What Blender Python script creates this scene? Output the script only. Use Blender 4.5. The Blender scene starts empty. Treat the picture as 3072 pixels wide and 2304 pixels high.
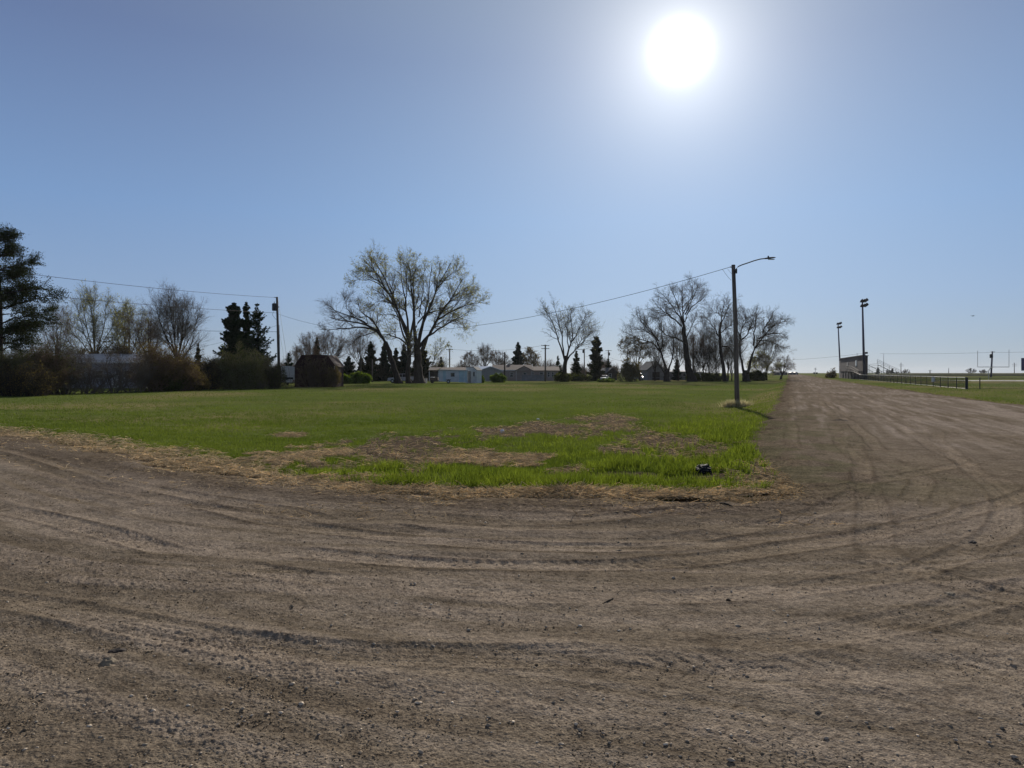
import bpy, math, random
import numpy as np
from mathutils import Vector
rnd = random.Random(7)
R = math.radians
S = bpy.context.scene
COL = S.collection
# ------------------------------------------------------------------ camera
FP, CX, HZ, CH = 2133.0, 1536.0, 1118.0, 1.6      # focal length in px of the 3072 px photo, centre, horizon, eye height
cam = bpy.data.objects.new('camera', bpy.data.cameras.new('camera')); COL.objects.link(cam); S.camera = cam
cam.location = (0, 0, CH); cam.rotation_euler = (R(90), 0, 0)
cam.data.lens = 36 * FP / 3072; cam.data.sensor_width = 36; cam.data.shift_y = -34 / 3072
cam.data.clip_start = 0.05; cam.data.clip_end = 12000
# ------------------------------------------------------------------ sky, sun, exposure
AZ, EL = math.atan2(505, FP), math.atan2(965, math.hypot(FP, 505))
SUN = Vector((math.sin(AZ) * math.cos(EL), math.cos(AZ) * math.cos(EL), math.sin(EL)))
W = bpy.data.worlds.new("World"); S.world = W; W.use_nodes = True
nt = W.node_tree; N = nt.nodes; L = nt.links
bg = N['Background']
sky = N.new('ShaderNodeTexSky'); sky.sky_type = 'NISHITA'; sky.sun_disc = False
sky.sun_elevation = EL; sky.sun_rotation = AZ
sky.air_density = 1.0; sky.dust_density = 0.4; sky.ozone_density = 2.0; sky.altitude = 400
SKY_STRENGTH = 0.10
def wmath(op, a, b=None, c=None):
    n = N.new('ShaderNodeMath'); n.operation = op
    for i, q in enumerate((a, b, c)):
        if q is None: continue
        if hasattr(q, 'links'): L.new(q, n.inputs[i])
        else: n.inputs[i].default_value = q
    return n.outputs[0]
tc = N.new('ShaderNodeTexCoord')
dt = N.new('ShaderNodeVectorMath'); dt.operation = 'DOT_PRODUCT'
nrm = N.new('ShaderNodeVectorMath'); nrm.operation = 'NORMALIZE'
L.new(tc.outputs['Generated'], nrm.inputs[0]); L.new(nrm.outputs[0], dt.inputs[0]); dt.inputs[1].default_value = SUN
ang = wmath('ARCCOSINE', wmath('MINIMUM', dt.outputs['Value'], 0.9999999))     # angle to the sun
def aure(amp, width, pw):                                                       # amp * exp(-(ang/width)^pw)
    return wmath('MULTIPLY', wmath('EXPONENT', wmath('MULTIPLY', wmath('POWER', wmath('DIVIDE', ang, width), pw), -1.0)), amp)
g1 = aure(30.0, R(1.3), 2.0); g2 = aure(7.5, R(3.9), 1.15); g3 = aure(3.2, R(14.0), 1.0)
glow = wmath('ADD', wmath('ADD', g1, g2), g3)
gc = N.new('ShaderNodeVectorMath'); gc.operation = 'SCALE'; gc.inputs[0].default_value = (1.0, 0.97, 0.88); L.new(glow, gc.inputs['Scale'])
tint = N.new('ShaderNodeMix'); tint.data_type = 'RGBA'; tint.blend_type = 'MULTIPLY'; tint.inputs[0].default_value = 1.0
L.new(sky.outputs[0], tint.inputs[6]); tint.inputs[7].default_value = (0.08, 0.08, 0.08, 1)
# soft knee: a hazy spring sky is flatter than the clear-air model near the horizon
add = N.new('ShaderNodeVectorMath'); add.operation = 'ADD'
L.new(tint.outputs[2], add.inputs[0]); L.new(gc.outputs[0], add.inputs[1])
sep = N.new('ShaderNodeSeparateXYZ'); L.new(nrm.outputs[0], sep.inputs[0])
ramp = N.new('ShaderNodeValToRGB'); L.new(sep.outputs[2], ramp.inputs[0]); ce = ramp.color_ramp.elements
stops = [(0.0, (.27, .345, .435)), (.03, (.25, .335, .455)), (.10, (.215, .32, .51)), (.21, (.165, .282, .505)), (.40, (.110, .167, .325)), (.62, (.13, .15, .20)), (1.0, (.15, .155, .165))]  # top stops: unseen upper sky whitened to take the blue out of shadows
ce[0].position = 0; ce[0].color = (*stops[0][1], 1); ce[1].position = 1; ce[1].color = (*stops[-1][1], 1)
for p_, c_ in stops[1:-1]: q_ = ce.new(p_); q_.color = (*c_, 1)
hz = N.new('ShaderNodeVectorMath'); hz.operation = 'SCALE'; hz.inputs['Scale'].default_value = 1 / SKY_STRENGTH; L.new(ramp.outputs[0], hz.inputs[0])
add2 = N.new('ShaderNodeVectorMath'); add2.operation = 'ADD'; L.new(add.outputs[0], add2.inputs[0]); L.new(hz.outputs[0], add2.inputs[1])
g4 = aure(1.0, R(30.0), 4.0); bl = N.new('ShaderNodeVectorMath'); bl.operation = 'SCALE'; bl.inputs[0].default_value = (.22, .50, .68); L.new(g4, bl.inputs['Scale'])
add3 = N.new('ShaderNodeVectorMath'); add3.operation = 'ADD'; L.new(add2.outputs[0], add3.inputs[0]); L.new(bl.outputs[0], add3.inputs[1])
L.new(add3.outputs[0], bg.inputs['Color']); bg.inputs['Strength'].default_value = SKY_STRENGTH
sl = bpy.data.lights.new('sun', 'SUN'); sl.energy = 4.7; sl.angle = R(0.6); sl.color = (1.0, 0.92, 0.81)
so = bpy.data.objects.new('sun', sl); COL.objects.link(so); so.rotation_euler = SUN.to_track_quat('Z', 'Y').to_euler()
S.view_settings.view_transform = 'Standard'; S.view_settings.look = 'None'
S.view_settings.exposure = 0.0; S.view_settings.gamma = 1.0
S.render.resolution_x = 1024; S.render.resolution_y = 768
S.render.engine = 'CYCLES'

# ------------------------------------------------------------------ helpers
def mX(u, Y): return (u - CX) / FP * Y
def mZ(v, Y): return CH + (HZ - v) / FP * Y
def gpt(ud, vd, H=1.6):                     # photo point on ground H below the eye -> plan position (2212 px scale)
    Y = 1536.0 * H / (vd - 805.0); return ((ud - 1106) / 1536.0 * Y, Y)
def tag(o, label=None, cat=None, group=None, kind=None):
    if label: o['label'] = label
    if cat: o['category'] = cat
    if group: o['group'] = group
    if kind: o['kind'] = kind
    return o
def thing(name, label, cat, loc=(0, 0, 0), rz=0, group=None):
    o = bpy.data.objects.new(name, None); COL.objects.link(o); o.empty_display_size = 0.3
    o.location = loc; o.rotation_euler = (0, 0, rz)
    return tag(o, label, cat, group)
def np_mesh(name, V, F4=None, F3=None, smooth=False):
    me = bpy.data.meshes.new(name); V = np.asarray(V, np.float32)
    me.vertices.add(len(V)); me.vertices.foreach_set('co', V.ravel())
    loops = []; tot = []
    if F4 is not None and len(F4): loops.append(np.asarray(F4, np.int32).ravel()); tot.append(np.full(len(F4), 4, np.int32))
    if F3 is not None and len(F3): loops.append(np.asarray(F3, np.int32).ravel()); tot.append(np.full(len(F3), 3, np.int32))
    lp = np.concatenate(loops); tt = np.concatenate(tot)
    me.loops.add(len(lp)); me.loops.foreach_set('vertex_index', lp)
    me.polygons.add(len(tt)); st = np.concatenate([[0], np.cumsum(tt)[:-1]]).astype(np.int32)
    me.polygons.foreach_set('loop_start', st); me.polygons.foreach_set('loop_total', tt)
    if smooth: me.polygons.foreach_set('use_smooth', np.ones(len(tt), bool))
    me.update(calc_edges=True)
    return me
def link(name, me, mat, parent=None, loc=None):
    o = bpy.data.objects.new(name, me); COL.objects.link(o)
    if mat:
        for m in (mat if isinstance(mat, (list, tuple)) else [mat]): me.materials.append(m)
    if parent: o.parent = parent
    if loc is not None: o.location = loc
    return o
class MB:
    def __init__(s): s.v = []; s.f = []
    def add(s, vs, fs):
        k = len(s.v); s.v += [tuple(q) for q in vs]; s.f += [tuple(i + k for i in f) for f in fs]; return s
    def box(s, x0, x1, y0, y1, z0, z1):
        return s.add([(x0,y0,z0),(x1,y0,z0),(x1,y1,z0),(x0,y1,z0),(x0,y0,z1),(x1,y0,z1),(x1,y1,z1),(x0,y1,z1)],
                     [(0,3,2,1),(4,5,6,7),(0,1,5,4),(1,2,6,5),(2,3,7,6),(3,0,4,7)])
    def cyl(s, a, b, r0, r1=None, n=8):
        return s.tube([a, b], [r0, r0 if r1 is None else r1], n)
    def tube(s, P, r, n=6):
        P = [Vector(p) for p in P]
        if not isinstance(r, (list, tuple)): r = [r] * len(P)
        vs = []; fs = []
        for i, p in enumerate(P):
            t = (P[min(i+1, len(P)-1)] - P[max(i-1, 0)]).normalized()
            a = t.cross(Vector((0, 0, 1)) if abs(t.z) < .9 else Vector((1, 0, 0))).normalized(); b = t.cross(a)
            for k in range(n):
                w = 2 * math.pi * k / n; vs.append(p + (a * math.cos(w) + b * math.sin(w)) * r[i])
        for i in range(len(P) - 1):
            for k in range(n):
                k2 = (k + 1) % n; fs.append((i*n+k, i*n+k2, (i+1)*n+k2, (i+1)*n+k))
        fs.append(tuple(range(n - 1, -1, -1))); fs.append(tuple((len(P)-1)*n + k for k in range(n)))
        return s.add(vs, fs)
    def prism(s, poly, a0, a1, axis='y'):       # poly in (x,z) for axis y, (y,z) for axis x, (x,y) for axis z
        n = len(poly)
        def pt(p, a): return {'y': (p[0], a, p[1]), 'x': (a, p[0], p[1]), 'z': (p[0], p[1], a)}[axis]
        vs = [pt(p, a0) for p in poly] + [pt(p, a1) for p in poly]
        fs = [tuple(range(n)), tuple(range(2*n-1, n-1, -1))] + [(i, n+i, n+(i+1) % n, (i+1) % n) for i in range(n)]
        return s.add(vs, fs)
    def build(s, name, mat, parent=None, smooth=False, bevel=0, loc=None):
        me = bpy.data.meshes.new(name); me.from_pydata(s.v, [], s.f)
        if smooth:
            for p in me.polygons: p.use_smooth = True
        o = link(name, me, mat, parent, loc)
        if bevel:
            b = o.modifiers.new('bevel', 'BEVEL'); b.width = bevel; b.segments = 2; b.limit_method = 'ANGLE'
        return o
# ------------------------------------------------------------------ materials
def mat(name, c, rough=0.8, c2=None, scale=3.0, bump=0.0, bscale=None, metal=0.0, spec=0.3, stretch=(1, 1, 1), c3=None, detail=6, coord='Object'):
    m = bpy.data.materials.new(name); m.use_nodes = True; t = m.node_tree; n = t.nodes; l = t.links
    p = n['Principled BSDF']; p.inputs['Roughness'].default_value = rough; p.inputs['Metallic'].default_value = metal
    p.inputs['Specular IOR Level'].default_value = spec
    tcn = n.new('ShaderNodeTexCoord'); mp = n.new('ShaderNodeMapping'); mp.inputs['Scale'].default_value = stretch
    l.new(tcn.outputs[coord], mp.inputs[0])
    c2 = c2 or tuple(x * 0.75 for x in c)
    no = n.new('ShaderNodeTexNoise'); no.inputs['Scale'].default_value = scale; no.inputs['Detail'].default_value = detail
    l.new(mp.outputs[0], no.inputs['Vector'])
    cr = n.new('ShaderNodeValToRGB'); e = cr.color_ramp.elements
    e[0].position = .35; e[0].color = (*c2, 1); e[1].position = .65; e[1].color = (*c, 1)
    if c3: q = e.new(0.8); q.color = (*c3, 1)
    l.new(no.outputs['Fac'], cr.inputs[0]); l.new(cr.outputs[0], p.inputs['Base Color'])
    if bump:
        nb = n.new('ShaderNodeTexNoise'); nb.inputs['Scale'].default_value = bscale or scale * 5; nb.inputs['Detail'].default_value = 4
        l.new(mp.outputs[0], nb.inputs['Vector'])
        bp = n.new('ShaderNodeBump'); bp.inputs['Strength'].default_value = 1.0; bp.inputs['Distance'].default_value = bump
        l.new(nb.outputs['Fac'], bp.inputs['Height']); l.new(bp.outputs[0], p.inputs['Normal'])
    return m
def leafmat(name, c, c2, trans=0.45, scale=0.5, tc_=None, coord='Object', rough=0.9, spec=.0, var=(.6, 1.5)):
    m = bpy.data.materials.new(name); m.use_nodes = True; t = m.node_tree; n = t.nodes; l = t.links
    n.remove(n['Principled BSDF']); out = n['Material Output']
    tcn = n.new('ShaderNodeTexCoord'); no = n.new('ShaderNodeTexNoise'); no.inputs['Scale'].default_value = scale; no.inputs['Detail'].default_value = 5
    l.new(tcn.outputs[coord], no.inputs['Vector'])
    cr = n.new('ShaderNodeValToRGB'); e = cr.color_ramp.elements
    e[0].position = .35; e[0].color = (*c2, 1); e[1].position = .65; e[1].color = (*c, 1)
    l.new(no.outputs['Fac'], cr.inputs[0])
    col = cr.outputs[0]
    g = n.new('ShaderNodeNewGeometry'); hs = n.new('ShaderNodeHueSaturation')
    mr = n.new('ShaderNodeMapRange'); mr.inputs[3].default_value = var[0]; mr.inputs[4].default_value = var[1]
    l.new(g.outputs['Random Per Island'], mr.inputs[0]); l.new(mr.outputs[0], hs.inputs['Value']); l.new(col, hs.inputs['Color']); col = hs.outputs[0]
    d = n.new('ShaderNodeBsdfPrincipled'); d.inputs['Roughness'].default_value = rough; d.inputs['Specular IOR Level'].default_value = spec
    l.new(col, d.inputs['Base Color'])
    tr = n.new('ShaderNodeBsdfTranslucent')
    mm = n.new('ShaderNodeMix'); mm.data_type = 'RGBA'; mm.blend_type = 'MULTIPLY'; mm.inputs[0].default_value = 1
    l.new(col, mm.inputs[6]); mm.inputs[7].default_value = (*(tc_ or (1.3, 1.25, .6)), 1); l.new(mm.outputs[2], tr.inputs[0])
    mx = n.new('ShaderNodeMixShader'); mx.inputs[0].default_value = trans
    l.new(d.outputs[0], mx.inputs[1]); l.new(tr.outputs[0], mx.inputs[2]); l.new(mx.outputs[0], out.inputs[0])
    return m
M = {}
M['bark'] = mat('bark', (.085, .068, .052), .95, (.045, .036, .028), 4, .02, 25, spec=.1, stretch=(1, 1, .3))
M['bark_dark'] = mat('bark_dark', (.055, .045, .036), .95, (.028, .023, .019), 4, .02, 25, spec=.1, stretch=(1, 1, .3))
M['bark_pale'] = mat('bark_pale', (.16, .14, .115), .95, (.09, .08, .066), 4, .02, 25, spec=.1, stretch=(1, 1, .3))
M['twig'] = mat('twig', (.17, .145, .115), .9, (.11, .092, .074), 1.0, spec=.1)
M['twig_warm'] = mat('twig_warm', (.21, .145, .10), .9, (.13, .09, .062), 1.0, spec=.1)
M['twig_green'] = mat('twig_green', (.19, .175, .10), .9, (.12, .11, .065), 1.0, spec=.1)
M['twig_dark'] = mat('twig_dark', (.065, .055, .045), .9, (.038, .032, .026), 1.0, spec=.1)
M['bud'] = leafmat('bud_leaf', (.34, .34, .12), (.22, .21, .08), .5, .4)
M['bud_brown'] = leafmat('bud_brown', (.17, .13, .06), (.10, .085, .04), .4, .4)
M['bud_pink'] = leafmat('bud_pink', (.35, .17, .14), (.22, .12, .1), .4, .4)
M['shrub_leaf'] = leafmat('shrub_leaf', (.085, .10, .035), (.05, .06, .024), .4, .8)
M['green_leaf'] = leafmat('green_leaf', (.13, .19, .035), (.07, .11, .02), .45, .8)
M['needle'] = leafmat('needle', (.030, .050, .024), (.014, .026, .014), .15, .5, (1, 1.1, .6))
M['needle_warm'] = leafmat('needle_warm', (.055, .062, .030), (.028, .036, .018), .2, .5, (1, 1.1, .6))
M['needle_blue'] = leafmat('needle_blue', (.040, .062, .050), (.022, .036, .030), .15, .5, (1, 1.1, .8))
M['wood_pole'] = mat('wood_pole', (.17, .145, .125), .9, (.09, .075, .065), 2.5, .006, 30, spec=.15, stretch=(3, 3, .25))
M['wood_dark'] = mat('wood_dark', (.075, .062, .052), .9, (.04, .034, .03), 2.5, .006, 30, spec=.15, stretch=(3, 3, .25))
M['steel'] = mat('steel', (.22, .225, .23), .5, (.15, .155, .16), 3, metal=.6, spec=.5)
M['steel_dark'] = mat('steel_dark', (.05, .05, .055), .55, (.035, .035, .04), 3, metal=.3)
M['lamp_grey'] = mat('lamp_grey', (.10, .10, .105), .8, (.07, .07, .075), 3, spec=.1)
M['pole_blue'] = mat('pole_blue', (.07, .068, .12), .6, (.045, .045, .085), 2)
M['white_paint'] = mat('white_paint', (.72, .73, .74), .6, (.58, .59, .6), 1.2)
M['goal_white'] = mat('goal_white', (.5, .5, .5), .5)
M['wire'] = mat('wire', (.03, .03, .032), .6)
M['glass_lens'] = mat('glass_lens', (.35, .36, .34), .2)
M['pane'] = mat('pane', (.025, .03, .035), .12, (.018, .02, .024), 2, spec=.6)
M['rubber'] = mat('rubber', (.02, .02, .02), .85)

# ------------------------------------------------------------------ numpy noise
def vnoise(x, y, seed=0):
    xi = np.floor(x).astype(np.int64); yi = np.floor(y).astype(np.int64); fx = x - xi; fy = y - yi
    fx = fx * fx * (3 - 2 * fx); fy = fy * fy * (3 - 2 * fy)
    def h(a, b):
        n = (a * 374761393 + b * 668265263 + seed * 974634777) & 0x7fffffff
        n = ((n ^ (n >> 13)) * 1274126177) & 0x7fffffff; n = ((n ^ (n >> 16)) * 1911520717) & 0x7fffffff
        return (n & 0xffffff) / float(0xffffff)
    a = h(xi, yi); b = h(xi+1, yi); c = h(xi, yi+1); d = h(xi+1, yi+1)
    return (a + (b - a) * fx) * (1 - fy) + (c + (d - c) * fx) * fy
def fbm(x, y, oct=4, seed=0):
    s = 0; a = 1; t = 0
    for i in range(oct):
        s = s + a * vnoise(x + i * 17.3, y - i * 9.1, seed + i); t += a; a *= .5; x = x * 2.03; y = y * 2.03
    return s / t
def sst(a, b, x):
    t = np.clip((x - a) / (b - a), 0, 1); return t * t * (3 - 2 * t)
# ------------------------------------------------------------------ plan of lawn edges and ground height
def chaikin(P, n=2):
    for _ in range(n):
        Q = [P[0]]
        for a, b in zip(P[:-1], P[1:]):
            Q += [(a[0]*.75+b[0]*.25, a[1]*.75+b[1]*.25), (a[0]*.25+b[0]*.75, a[1]*.25+b[1]*.75)]
        P = Q + [P[-1]]
    return P
E1 = chaikin([(-400, 182), (-60, 41), (-22, 24.2), (-12.6, 18.0), (-7.6, 13.7), (-4.2, 10.7), (-2.5, 9.6), (-.9, 9.0), (1.1, 8.8), (3.0, 8.9), (4.0, 9.7), (4.4, 12.6), (6.0, 17.2), (9.0, 24.6), (13.9, 36.8), (31.6, 82), (74, 190), (700, 1800)])
E2 = chaikin([(700, 1770), (74, 166), (42.4, 83), (29.8, 49), (23.8, 33), (25, 28.5), (32, 25), (80, 8), (400, -110)])
def sdist(P, x, y):
    best = np.full(x.shape, 1e18); sd = np.zeros(x.shape); ss = np.zeros(x.shape); acc = 0.0
    for (ax, ay), (bx, by) in zip(P[:-1], P[1:]):
        dx, dy = bx-ax, by-ay; l2 = dx*dx+dy*dy; l = math.sqrt(l2)
        t = np.clip(((x-ax)*dx+(y-ay)*dy)/l2, 0, 1); qx = x-(ax+t*dx); qy = y-(ay+t*dy); q = qx*qx+qy*qy
        m = q < best; best = np.where(m, q, best); cr = dx*(y-ay)-dy*(x-ax)
        sd = np.where(m, np.where(cr > 0, -1, 1)*np.sqrt(q), sd); ss = np.where(m, acc+t*l, ss); acc += l
    return ss, sd
def plan(x, y):
    s1, d1 = sdist(E1, x, y); s2, d2 = sdist(E2, x, y); d3 = y + 15 + .39 * x
    return s1, d1, d2, np.minimum(np.minimum(d1, d2), d3)
def gheight(x, y, d1, d2):
    right = sst(1.0, 6.0, x - .2 * y + 2)                  # steeper bank beside the street that runs away
    n1 = -d1
    dr = (.22 + .18 * right) * sst(.0, 2.6 + 4.0 * (1-right), n1) + (.18 * (1-right)) * sst(5, 16, n1)
    z = -dr
    z = z - .10 * sst(0, 3, -d2) * (d2 < 0)
    far = sst(10, 30, np.hypot(x, y)) * sst(.5, 6, np.maximum(-d1, -d2))
    z = z + (fbm(x / 9, y / 9, 3, 3) - .5) * .10 * far
    return z
def gz(x, y):
    x = np.atleast_1d(np.asarray(x, float)); y = np.atleast_1d(np.asarray(y, float))
    s1, d1, d2, D = plan(x, y); return float(gheight(x, y, d1, d2)[0])
# dirt patches in the rough corner: centre and radii on the photo's ground, straw amount
def gp(ud, vd, lift=0.0):
    H = 1.7
    for _ in range(6): x, y = gpt(ud, vd, H); H = CH - gz(x, y) - lift
    return x, y
PATCH = []
for u, v, ru, rv, straw in [(870,972,175,40,.08),(1085,1000,110,13,.6),(1010,985,60,20,.3),(1310,913,70,16,.25),(1190,926,190,14,.2),(1450,957,110,26,.12),(1500,1034,110,13,0),(1340,975,60,14,.1),(1230,1020,50,8,.1),
                            (1360,1028,90,9,0),(650,985,110,18,.5),(640,941,30,5,1),(720,1040,150,9,.5),(520,1020,90,8,.4),(1620,1010,30,12,.1),(1330,900,20,8,.5),(1640,1040,30,8,.1)]:
    c = gp(u, v); a = gp(u + ru, v); b = gp(u, v - rv); b2 = gp(u, v + rv)
    PATCH.append((c[0], c[1], abs(a[0]-c[0]), abs(b[1]-b2[1]) / 2, straw))
def cover(x, y, d1, D):
    """bare, straw, tall: how bare the soil is, how much straw lies on it, how tall the grass"""
    n = fbm(x * 1.3, y * .8, 4, 11) - .5; n2 = fbm(x * 4, y * 2.5, 3, 15) - .5
    bare = np.zeros(x.shape); straw = np.zeros(x.shape)
    for cx, cy, rx, ry, st in PATCH:
        q = 1.0 - np.hypot((x-cx)/rx, (y-cy)/ry) + n * 1.9 + n2 * 1.3
        m = sst(-.05, .3, q); straw = np.maximum(straw, m * st); bare = np.maximum(bare, m)
    left = 1 - sst(-6, -1, x)
    edge = sst(-(.25 + 1.6 * left) , 0.05, D + n * 1.0 + n2*.5)
    bare = np.maximum(bare, edge * (.95 - .3 * left * sst(-.2, -.8, -D))); straw = np.maximum(straw, edge * (.32 + .22 * left) * (1 - sst(3.2, 5, x)))
    mound = np.exp(-(((x - .9) / 1.3) ** 2 + ((y - 9.25) / .35) ** 2)); straw = np.maximum(straw, mound); 
    tall = sst(-3.9, -2.6, d1 + n * 1.4) * sst(-4.5, -1.8, x) * (1 - sst(34, 60, y)) * (d1 < 0)
    tall = np.maximum(tall, (d1 < 0) * .45 * sst(-5.5, -2, x) * (1 - sst(20, 25, y - x*.5 + n*3)) )
    return bare, straw, tall
# polar lattice: fine near the eye, coarse far and behind
def lattice(prow, dang):
    p = np.concatenate([np.arange(620, 4.0, -prow), np.geomspace(4.0, .25, 40)])
    r = 1.6 * 711 / p; r = np.concatenate([[.02, .8], r[r > .9]])
    a = np.concatenate([np.radians(np.arange(-46, 46, dang)), np.radians(np.linspace(46, 314, 90))])
    Rr, A = np.meshgrid(r, a, indexing='ij'); x = Rr * np.sin(A); y = Rr * np.cos(A)
    nr, na = x.shape; i = np.arange(nr-1)[:, None]; j = np.arange(na)[None, :]; j2 = (j+1) % na
    F = np.stack([i*na+j, (i+1)*na+j, (i+1)*na+j2, i*na+j2], -1).reshape(-1, 4)[:, ::-1]
    return x.ravel(), y.ravel(), F
def attr(me, name, arr):
    a = me.attributes.new(name, 'FLOAT', 'POINT'); a.data.foreach_set('value', np.asarray(arr, np.float32))
# ---- ground (lawns, rough corner, far fields)
x, y, F = lattice(1.3, .14)
s1, d1, d2, D = plan(x, y); z = gheight(x, y, d1, d2)
bare, straw, tall = cover(x, y, d1, D)
rr = np.hypot(x, y)
z = z + (fbm(x*2.2, y*2.2, 4, 5) - .5) * .06 * sst(0, 1, -D) * (1 - sst(60, 90, rr)) + (fbm(x*9, y*9, 3, 6)-.5) * .05 * bare * (D < .2) * (1-sst(30, 50, rr))
z = z - .14 * sst(.35, 1.0, D)
me = np_mesh('ground', np.stack([x, y, z], 1), F, smooth=True)
attr(me, 'bare', bare); attr(me, 'straw', straw)
dry = sst(.48, .7, fbm(x/14, y/14, 4, 31)) * .8
dry = np.maximum(dry, np.exp(-((d1 + 1.2)/1.2)**2) * sst(38, 44, y) * (1-sst(60, 75, y)) * 1.3 * (d1 > -4))
dry = np.maximum(dry, sst(-2.6, -.3, d2 + fbm(x/2, y/2, 3, 8)*2.4 - 1.2) * (d2 < 2)*.8)
attr(me, 'dry', np.clip(dry, 0, 1))
def ground_mat():
    m = bpy.data.materials.new('ground_cover'); m.use_nodes = True; t = m.node_tree; n = t.nodes; l = t.links
    p = n['Principled BSDF']; p.inputs['Roughness'].default_value = 1; p.inputs['Specular IOR Level'].default_value = 0
    tcn = n.new('ShaderNodeTexCoord')
    def noise(sc, det=5, stretch=None):
        q = n.new('ShaderNodeTexNoise'); q.inputs['Scale'].default_value = sc; q.inputs['Detail'].default_value = det
        if stretch:
            mp = n.new('ShaderNodeMapping'); mp.inputs['Scale'].default_value = stretch; l.new(tcn.outputs['Object'], mp.inputs[0]); l.new(mp.outputs[0], q.inputs['Vector'])
        else: l.new(tcn.outputs['Object'], q.inputs['Vector'])
        return q.outputs['Fac']
    def ramp(f, a, b, p0=.35, p1=.65):
        c = n.new('ShaderNodeValToRGB'); e = c.color_ramp.elements; e[0].position = p0; e[1].position = p1; e[0].color = (*a, 1); e[1].color = (*b, 1); l.new(f, c.inputs[0]); return c.outputs[0]
    def mix(f, a, b):
        c = n.new('ShaderNodeMix'); c.data_type = 'RGBA'; l.new(f, c.inputs[0]); l.new(a, c.inputs[6]); l.new(b, c.inputs[7]); return c.outputs[2]
    def at(nm): q = n.new('ShaderNodeAttribute'); q.attribute_name = nm; return q.outputs['Fac']
    g = mix(noise(.22, 6), ramp(noise(1.2, 6), (.080, .112, .030), (.125, .165, .045)), ramp(noise(3.0, 6), (.095, .112, .034), (.150, .160, .058)))
    dr = ramp(noise(2.5, 6), (.165, .150, .068), (.27, .215, .115))
    so = ramp(noise(9, 8), (.048, .036, .028), (.135, .102, .078))
    stw = ramp(noise(22, 6, (1, 2.5, 1)), (.13, .10, .062), (.42, .34, .21), .42, .66)
    c = mix(at('dry'), g, dr); c = mix(at('bare'), c, so); c = mix(at('straw'), c, stw)
    l.new(c, p.inputs['Base Color'])
    b = n.new('ShaderNodeBump'); b.inputs['Distance'].default_value = .05; b.inputs['Strength'].default_value = 1; l.new(noise(14, 6), b.inputs['Height']); l.new(b.outputs[0], p.inputs['Normal'])
    return m
tag(link('ground', me, ground_mat()), kind='structure')

# ---- dirt street (the junction, the cross street and the street running away)
x, y, F = lattice(.72, .085)
s1, d1, d2, D = plan(x, y); rr = np.hypot(x, y)
keep = D > -.7
idx = -np.ones(len(x), np.int64); idx[keep] = np.arange(keep.sum())
F = F[(keep[F]).all(1)]; F = idx[F]; x, y, s1, d1, d2, D, rr = [q[keep] for q in (x, y, s1, d1, d2, D, rr)]
near = 1 - sst(18, 40, rr); vn = 1 - sst(7, 14, rr)
# along-track and across-track coordinates: traffic sweeps round the corner, and runs straight on
wob = (fbm(x/5, y/5, 3, 21) - .5)
str1 = fbm(s1 / 2.6, (d1 + wob * .8) / .17, 4, 41); str2 = fbm((x*.92 - y*.39) / 3.2, (x*.39 + y*.92 + wob) / .15, 4, 42)
strA = fbm((x*.364 + y*.93) / 4.5, (x*.93 - y*.364 + wob*.6) / .2, 4, 43)
blend = sst(3.6, 6.0, d1 + wob * 2) * (1 - sst(2, 9, x + wob*3)); away = sst(14, 20, y - .1*x)
streak = str1 * (1-blend) + str2 * blend; streak = streak * (1-away) + strA * away
patch = fbm(x / 1.9, y / 1.3, 4, 51); big = fbm(x / 6, y / 5, 3, 52)
loose = np.clip(sst(.47, .66, patch * .55 + streak * .45) , 0, 1)
ridge = (np.exp(-((d1 - .8 - wob*.7) / .42) ** 2) + .5*np.exp(-((d1 - 1.9 - wob) / .35) ** 2)*sst(.45,.6,streak)) * (1 - sst(4, 7, x)) * .9 * sst(.3, .55, fbm(x/.8, y/.5, 3, 58) + .1)      # dark crumbly soil thrown up beside the lawn
rut = np.zeros(len(x))
for dc, w, dep in [(1.75, .16, .022), (3.25, .17, .018), (2.3, .12, .012), (4.6, .2, .012), (5.2, .12, .012)]:
    q = (d1 + wob * .5 - dc) / w; rut += -dep * np.exp(-q*q) + dep * .6 * np.exp(-((np.abs(q) - 1.7) / .5) ** 2)
tread = np.zeros(len(x))
for dc, s0, s1_, wv in [(3.25, -2.5, 5.5, .105), (5.2, -1.5, 9, .12), (1.75, 1.0, 8, .10)]:
    sc = s1 - 0.0; q = d1 + wob * .5 - dc
    band = np.exp(-(q / .17) ** 4); inn = sst(s0, s0+1, x) * (1 - sst(s1_, s1_+2, x)) * sst(.35, .55, fbm(x/1.1, y/.5, 2, 77))
    tread += -.011 * band * inn * (np.sin((sc + np.abs(q) * .7) * 2 * math.pi / wv) > .1)
TRK = [([(1722,822),(1760,850),(1850,930),(1940,1005),(1985,1050),(1960,1095),(1850,1140),(1650,1180),(1400,1200),(1100,1200),(850,1180),(600,1140),(350,1080),(100,1005),(0,975)], (0, 1.7)),
       ([(1800,822),(1900,880),(2060,985),(2180,1080),(2200,1160),(2050,1230),(1800,1290),(1500,1320),(1200,1320),(900,1300),(600,1260),(300,1190),(0,1110)], (0, 1.65)),
       ([(2600,1180),(2212,1290),(2000,1350),(1700,1420),(1400,1455),(1000,1465),(600,1440),(200,1370),(-200,1270)], (0, -1.6)),
       ([(2600,960),(2212,1085),(2000,1140),(1800,1185),(1500,1225),(1200,1240),(800,1230),(400,1180),(0,1090)], (0, 1.7)),
       ([(1760,820),(1850,870),(2000,960),(2212,1090),(2400,1230)], (0, 1.7)),
       ([(1900,830),(2212,960),(2600,1120)], (0, 1.7))]
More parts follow.
